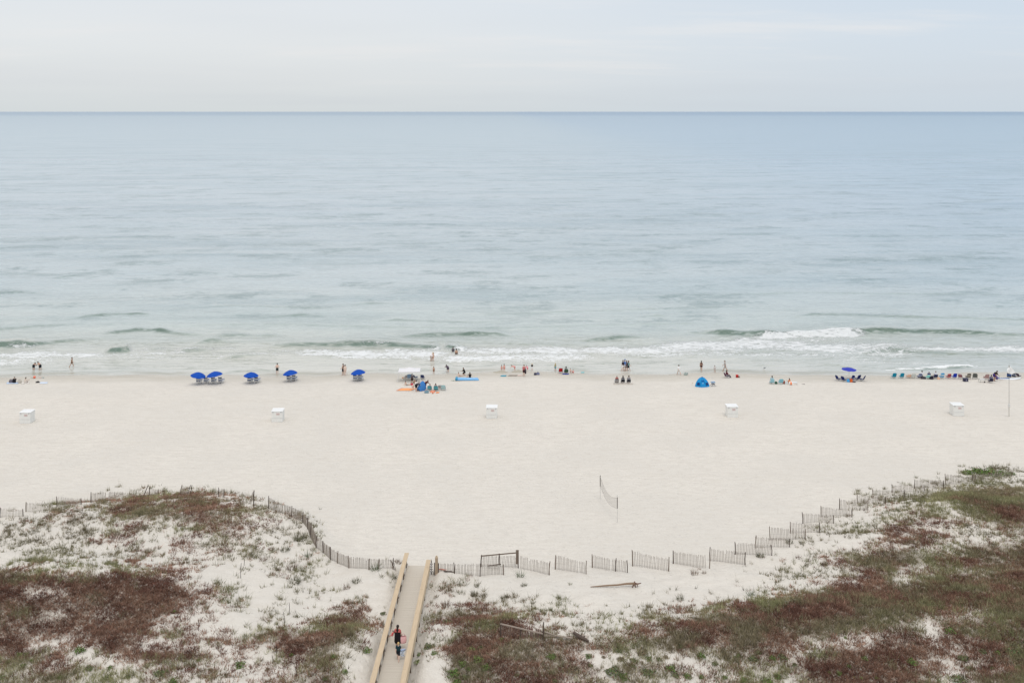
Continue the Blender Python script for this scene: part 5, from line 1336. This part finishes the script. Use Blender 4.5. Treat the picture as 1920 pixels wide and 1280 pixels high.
# two on the boardwalk
def on_deck(x, y):
    for Y in np.linspace(64, 84, 3000):
        if 209+F*(HC-dz_(Y))/Y <= y: return Vector(((x-960)*Y/F, Y, dz_(Y)))
pw = on_deck(745.5, 1216)
woman, J, up, h = person(0, 0, 0, 'carry', -8, 'a', 'dark', (176, 92, 86), (20, 20, 24), 'woman in black dress with red sleeves walking down the boardwalk with a baby', legs='short', hm=1.68, loc=pw, long_hair=True, vox=.0105)
link('dress', remesh((lambda mb: [mb.capsule((a+up)*h, ra*h, (b_+up)*h, rb*h, 10) for a, ra, b_, rb in
     [(Vector((s*.045, .004, .0)), .088, Vector((s*.05, .008, .2)), .084) for s in (-1, 1)]+[(Vector((s*.05, .008, .2)), .084, Vector((s*.05, .01, .27)), .058) for s in (-1, 1)]+[(J[s]['hip'], .088, J[s]['hip'].lerp(J[s]['knee'], .9), .088) for s in (-1, 1)]] and mb)(MB()), .0105, 'dress', 3), cloth(22, 20, 24), woman, True)
rot = Matrix.Rotation(R(-8), 3, 'Z')
bl = pw+rot @ Vector((-.37, -.03, .93))
baby, *_ = person(0, 0, 0, 'chair', 60, 'c', 'brown', (216, 100, 98), (226, 150, 150), 'baby in pink carried on the hip of the woman in black', hm=.72, loc=bl, seat=-.03, vox=.008)
def held_bag(loc, w, hh, col, label, rz=0):
    t = thing('tote_bag', label, 'bag', loc, rz)
    mb = MB()
    n = 14; pr = [(0, .72), (.06, .92), (.4, 1.02), (.8, .96), (1, .86)]
    for z, f_ in pr:
        for k in range(n): a = 2*math.pi*k/n; mb.v.append((w/2*f_*math.copysign(abs(math.cos(a))**.7, math.cos(a)), .11*f_*math.sin(a), hh*z))
    for i in range(len(pr)-1):
        for k in range(n): k2 = (k+1) % n; mb.f.append((i*n+k, i*n+k2, (i+1)*n+k2, (i+1)*n+k))
    mb.f.append(tuple(reversed(range(n)))); mb.build('body', cloth(*col), t, True)
    for s in (-1, 1): MB().path([(-w*.25, s*.06, hh*.95), (-w*.18, s*.04, hh*1.3), (0, 0, hh*1.42), (w*.18, s*.04, hh*1.3), (w*.25, s*.06, hh*.95)], .012, 6).build('handle', cloth(*[int(c*.8) for c in col]), t)
    return t
held_bag(pw+rot @ Vector((.40, .06, .42)), .46, .48, (246, 190, 190), 'pink tote bag carried by the woman on the boardwalk', .3)
pc_ = on_deck(746.8, 1237)
child, J, up, h = person(0, 0, 0, 'walk', -6, 'c', 'blond', (22, 52, 60), (20, 28, 38), 'blond child in dark teal shirt walking behind the woman on boardwalk', hm=1.26, loc=pc_, vox=.0095)
mb = MB(); rows = []
for i in range(9): k = i/8; rows.append([(-.14+.28*j/5+.05*math.sin(i), .05*math.sin(j*1.7+i*.7), -.52*k+.03*math.cos(j*2)) for j in range(6)])
o = MB()
for i in range(8):
    for j in range(5):
        for s in (0, .02): P4 = [rows[i][j], rows[i][j+1], rows[i+1][j+1], rows[i+1][j]]; P4 = [(a, b_+s, c_) for a, b_, c_ in P4]; o.quad(*(P4 if not s else P4[::-1]))
o = o.build('towel', cloth(206, 214, 226), None, True, pc_+Vector((.28, .0, .78)), .4); tag(o, 'bluish white towel hanging from the hand of the blond child', 'towel')
o2 = MB().path([(-.12, 0, -.1), (.05, .0, -.06), (.24, .02, -.1)], [.06, .08, .05], 8).build('fold', cloth(168, 184, 212), o, True)

# left part of the beach
person(63, 694, 17, 'bend', 8, 'b', 'dark', None, (40, 40, 46), 'person in dark trunks bending over in the shallows, left of a pair', sub=.12, hm=1.66)
person(75.5, 694.3, 17.5, 'stoop', 60, 'b', 'dark', None, (32, 36, 44), 'person in dark trunks stooping to the left in shallow water', sub=.12, hm=1.7)
person(134.5, 687.5, 18.8, 'walk', -80, 'b', 'dark', 'bikini', (120, 90, 70), 'woman in tan swimwear walking right along the shallows', legs='swim', sub=.06, hm=1.62)
person(519.8, 701.3, 19, 'hips', 10, 'c', 'dark', None, (44, 52, 52), 'shirtless man in dark shorts standing at the water behind umbrellas', hm=1.66)
person(643.3, 703, 21.5, 'hips', 60, 'b', 'brown', 'bikini', (28, 34, 40), 'person in dark swimwear standing left in a close pair by water', hm=1.72)
person(647, 703.5, 19.5, 'stand', 20, 'c', 'brown', (222, 200, 184), (214, 190, 176), 'pale clothed person standing right in a close pair by water', hm=1.6)
person(808, 677.5, 18, 'stoop', -40, 'b', 'grey', (236, 234, 236), (190, 176, 168), 'person in white shirt stooping in the surf', sub=.05, hm=1.66)
person(811.8, 677.2, 16.5, 'stand', 20, 'a', 'blond', None, (196, 160, 140), 'tan person standing close to the stooping one in white', sub=.05, hm=1.5)
person(849.6, 659, 11, 'stand', 0, 'b', 'dark', (92, 90, 96), (60, 60, 66), 'person in grey standing waist deep in the waves', sub=.85, hm=1.66)
person(855.7, 664, 11, 'stand', 0, 'b', 'dark', None, (60, 50, 46), 'bare backed man standing waist deep in the waves', sub=.8, hm=1.72)
person(813.3, 701, 13.5, 'stand', 0, 'b', 'brown', None, (150, 112, 92), 'small child in tan swimwear at the water edge', hm=1.14)
person(839.8, 699, 15.5, 'bend', 25, 'b', 'dark', (74, 66, 80), (84, 72, 84), 'person in dark purple shirt bending at the water edge', hm=1.6)
person(27, 718, 14, 'sit', 20, 'a', 'grey', (22, 22, 26), (26, 26, 30), 'person in black sitting on the pale blue towel', hm=1.66, legs='long')
person(47.3, 718.6, 13, 'sit', -10, 'b', 'black', (206, 194, 182), (190, 182, 174), 'dark haired person in pale shirt sitting on the cream towel', hm=1.56)
# family group
person(762, 722.5, 11, 'sitback', -70, 'a', 'dark', None, (170, 160, 150), 'child leaning back on sand below the white canopy', hm=1.2)
person(772.6, 719, 17, 'stand', 0, 'b', 'dark', (84, 78, 84), (60, 44, 38), 'dark haired person standing under right side of white canopy', hm=1.44)
person(776, 720.5, 9, 'crouch', -30, 'b', 'brown', (150, 116, 92), (126, 98, 76), 'child in tan crouching next to the person under the canopy', hm=1.1)
person(780.6, 724, 12, 'sit', 0, 'c', 'dark', (226, 220, 214), (200, 196, 190), 'dark haired person in white shirt sitting behind the bending man', hm=1.5)
person(774.3, 732.3, 14, 'stoop', 40, 'c', 'brown', (178, 28, 52), (220, 190, 174), 'person in red shirt stooping beside the orange towel', hm=1.36)
person(780.3, 733.8, 16, 'bend', -30, 'a', 'grey', (70, 68, 80), (22, 22, 28), 'man in dark grey shirt bending over by the blue sun shelter', hm=1.72)
person(797.4, 729.5, 14, 'bend', -30, 'b', 'dark', (88, 36, 38), (70, 34, 36), 'person in maroon shirt bending right of the sun shelter', hm=1.62)
person(806.3, 731.6, 8, 'chair', 0, 'b', 'brown', (206, 150, 130), (90, 80, 90), 'child seated in the teal chair behind the family', hm=1.2)
person(817, 732.2, 9, 'chair', 0, 'a', 'dark', (120, 60, 52), (60, 60, 66), 'dark haired person seated in the right teal chair', hm=1.4)
person(798.5, 736, 8, 'sit', 150, 'c', 'blond', (230, 214, 206), (210, 160, 150), 'toddler in pale clothes sitting at the front of the family group', hm=.9)
# group by the air mattress
person(861.2, 705.6, 8.5, 'sitback', -60, 'c', 'dark', None, (190, 170, 160), 'child leaning back on the sand at left of the mattress group', hm=1.2)
person(871.2, 704, 12, 'kneel', 60, 'b', 'brown', (18, 18, 22), (24, 24, 28), 'person in black kneeling behind the air mattress', hm=1.5)
person(881, 708.5, 12, 'sit', 0, 'b', 'dark', (30, 26, 30), (40, 34, 36), 'dark haired person in dark top sitting behind the air mattress', hm=1.5)
person(875, 709.8, 6, 'sitback', 120, 'a', 'brown', (214, 180, 160), (150, 200, 120), 'child in lime shorts lying behind the air mattress', hm=1.0)
# children at the water
person(940.5, 697.3, 12.5, 'stand', 0, 'c', 'dark', 'bikini', (206, 150, 140), 'smaller child of a pair at the water edge', hm=1.06, legs='swim')
person(945.4, 697.8, 14.8, 'stand', 15, 'c', 'dark', 'bikini', (212, 140, 130), 'taller child of a pair at the water edge', hm=1.26, legs='swim')
person(965.2, 695.5, 11, 'bend', 75, 'c', 'brown', (222, 160, 150), (216, 150, 144), 'child in pink bending to the left over the damp sand', hm=1.28)
person(982.6, 705.3, 21.5, 'stand', 170, 'a', 'brown', (190, 110, 112), (70, 40, 44), 'heavy set person with pink shirt and dark towel facing the camera', hm=1.74)
mb = MB(); rows = []
o = MB().path([(0, 0, 1.2), (.02, -.02, .9), (.04, -.02, .6), (.03, -.01, .42)], [.06, .13, .14, .1], 9).build('dark_towel', cloth(62, 54, 60), None, True, hit(984.6, 705.8)+Vector((.02, .12, .0))); tag(o, 'dark grey towel held by the person in pink shirt', 'towel')
person(989, 696, 11, 'stoop', 30, 'c', 'dark', (222, 150, 158), (222, 130, 140), 'child in pink right behind the person with towel', hm=1.04)
person(997.6, 695, 12.5, 'stand', 0, 'c', 'blond', (22, 22, 26), (236, 236, 236), 'blond child in black shirt and white shorts by the water', hm=1.12)
person(1041.3, 695.5, 14.5, 'stand', 40, 'b', 'blond', (166, 160, 120), (120, 164, 172), 'child in khaki shirt and light blue shorts by the water', hm=1.24)
person(1061.4, 700.4, 11, 'chair', 0, 'b', 'black', (72, 84, 92), (50, 60, 66), 'person seated in the dark green chair', hm=1.56)
person(1070.8, 699.6, 7, 'kneel', 60, 'c', 'dark', None, (206, 150, 140), 'small child kneeling on sand right of the green chair', hm=.94)
person(1075.3, 698.8, 7, 'sit', 60, 'c', 'brown', (224, 170, 160), (206, 120, 120), 'small child in pink sitting right of the kneeling child', hm=.94)
# walkers in the middle
G4 = 'four people walking together at the water edge'
person(1167.8, 695, 21, 'walk', -70, 'a', 'dark', (40, 38, 56), (224, 220, 216), 'walker in navy shirt and white shorts, left of the four', hm=1.70)
person(1171.2, 695, 21.5, 'walk', -70, 'a', 'grey', (92, 128, 186), (190, 180, 176), 'walker in bright blue shirt, tallest of the four', hm=1.80, hat=(90, 120, 170))
person(1174.8, 695, 20, 'walk', -75, 'b', 'brown', (50, 50, 62), (120, 110, 110), 'walker in dark shirt, third of the four', hm=1.64)
person(1178.4, 695.2, 19.5, 'walk', -80, 'a', 'brown', (110, 150, 150), (30, 30, 34), 'walker in teal grey top and black shorts, right of the four', hm=1.62, long_hair=True)
person(1156.6, 718.6, 12, 'chair', 0, 'b', 'red', (170, 36, 40), (150, 40, 44), 'person in red seated on the black and white chair', hm=1.54, hat=(196, 190, 188))
person(1168, 718.6, 12, 'chair', 0, 'b', 'black', (104, 104, 110), (40, 40, 46), 'long haired person in grey seated in the middle of three', hm=1.6, long_hair=True)
person(1179, 718.6, 12, 'chair', 0, 'a', 'dark', (132, 132, 138), (48, 46, 54), 'person in light grey shirt seated at right of three', hm=1.66)
person(1273, 702.3, 18, 'walk', 30, 'a', 'dark', (238, 238, 238), (220, 216, 210), 'woman in loose white shirt walking alone near the water', hm=1.54)
person(1315, 695.5, 19.5, 'walk', -20, 'b', 'dark', 'bikini', (70, 40, 40), 'long haired woman in dark bikini walking by the water', hm=1.62, legs='swim', long_hair=True)
person(1340.3, 698.3, 13.5, 'stand', 0, 'b', 'brown', (206, 200, 196), (196, 186, 180), 'child in pale clothes standing by the water right of bikini woman', hm=1.1)
person(1359.6, 696, 20.8, 'walk', 75, 'b', 'grey', (176, 168, 164), (180, 170, 164), 'person in pale grey walking left above the plum chair', hm=1.74)
person(1363.6, 707.8, 10, 'chair', -72, 'd', 'black', (104, 32, 56), (40, 44, 70), 'person in plum top seated in the chair near red bucket', hm=1.56, legs='long')
person(1447.4, 719.4, 11, 'chair', 0, 'a', 'black', (150, 190, 200), (90, 100, 110), 'dark haired person seated in the left pale blue chair', hm=1.66)
person(1480.8, 718.4, 6.5, 'sit', 20, 'b', 'dark', (226, 150, 104), (220, 130, 84), 'long haired sunbather in orange sitting beside the ball', hm=1.3, long_hair=True)
# the long row
person(1728, 709.2, 11, 'chair', 10, 'a', 'black', (236, 236, 238), (60, 64, 80), 'man in white shirt seated by the navy chair', hm=1.64)
person(1741.8, 710.2, 11, 'chair', -10, 'a', 'dark', (40, 56, 110), (40, 50, 80), 'person in blue shirt seated in the mint chair', hm=1.62, hat=(220, 226, 232))
person(1754.1, 709.6, 11, 'chair', 0, 'a', 'grey', (216, 218, 228), (60, 66, 96), 'person in patterned white shirt seated in the dark navy chair', hm=1.62)
person(1858, 717.3, 12.5, 'chair', 0, 'a', 'black', (60, 66, 108), (40, 26, 30), 'person in slate blue shirt seated near the folding table', hm=1.66)
person(1863.8, 714, 16, 'stoop', -70, 'd', 'black', (16, 14, 18), (66, 46, 116), 'person in black top and purple shorts stooping behind the seated one', hm=1.74)
person(1869, 714.5, 12, 'sit', 100, 'b', 'brown', (84, 62, 130), (70, 54, 110), 'person in purple sitting next to the stooping one', hm=1.5, seat=.25)
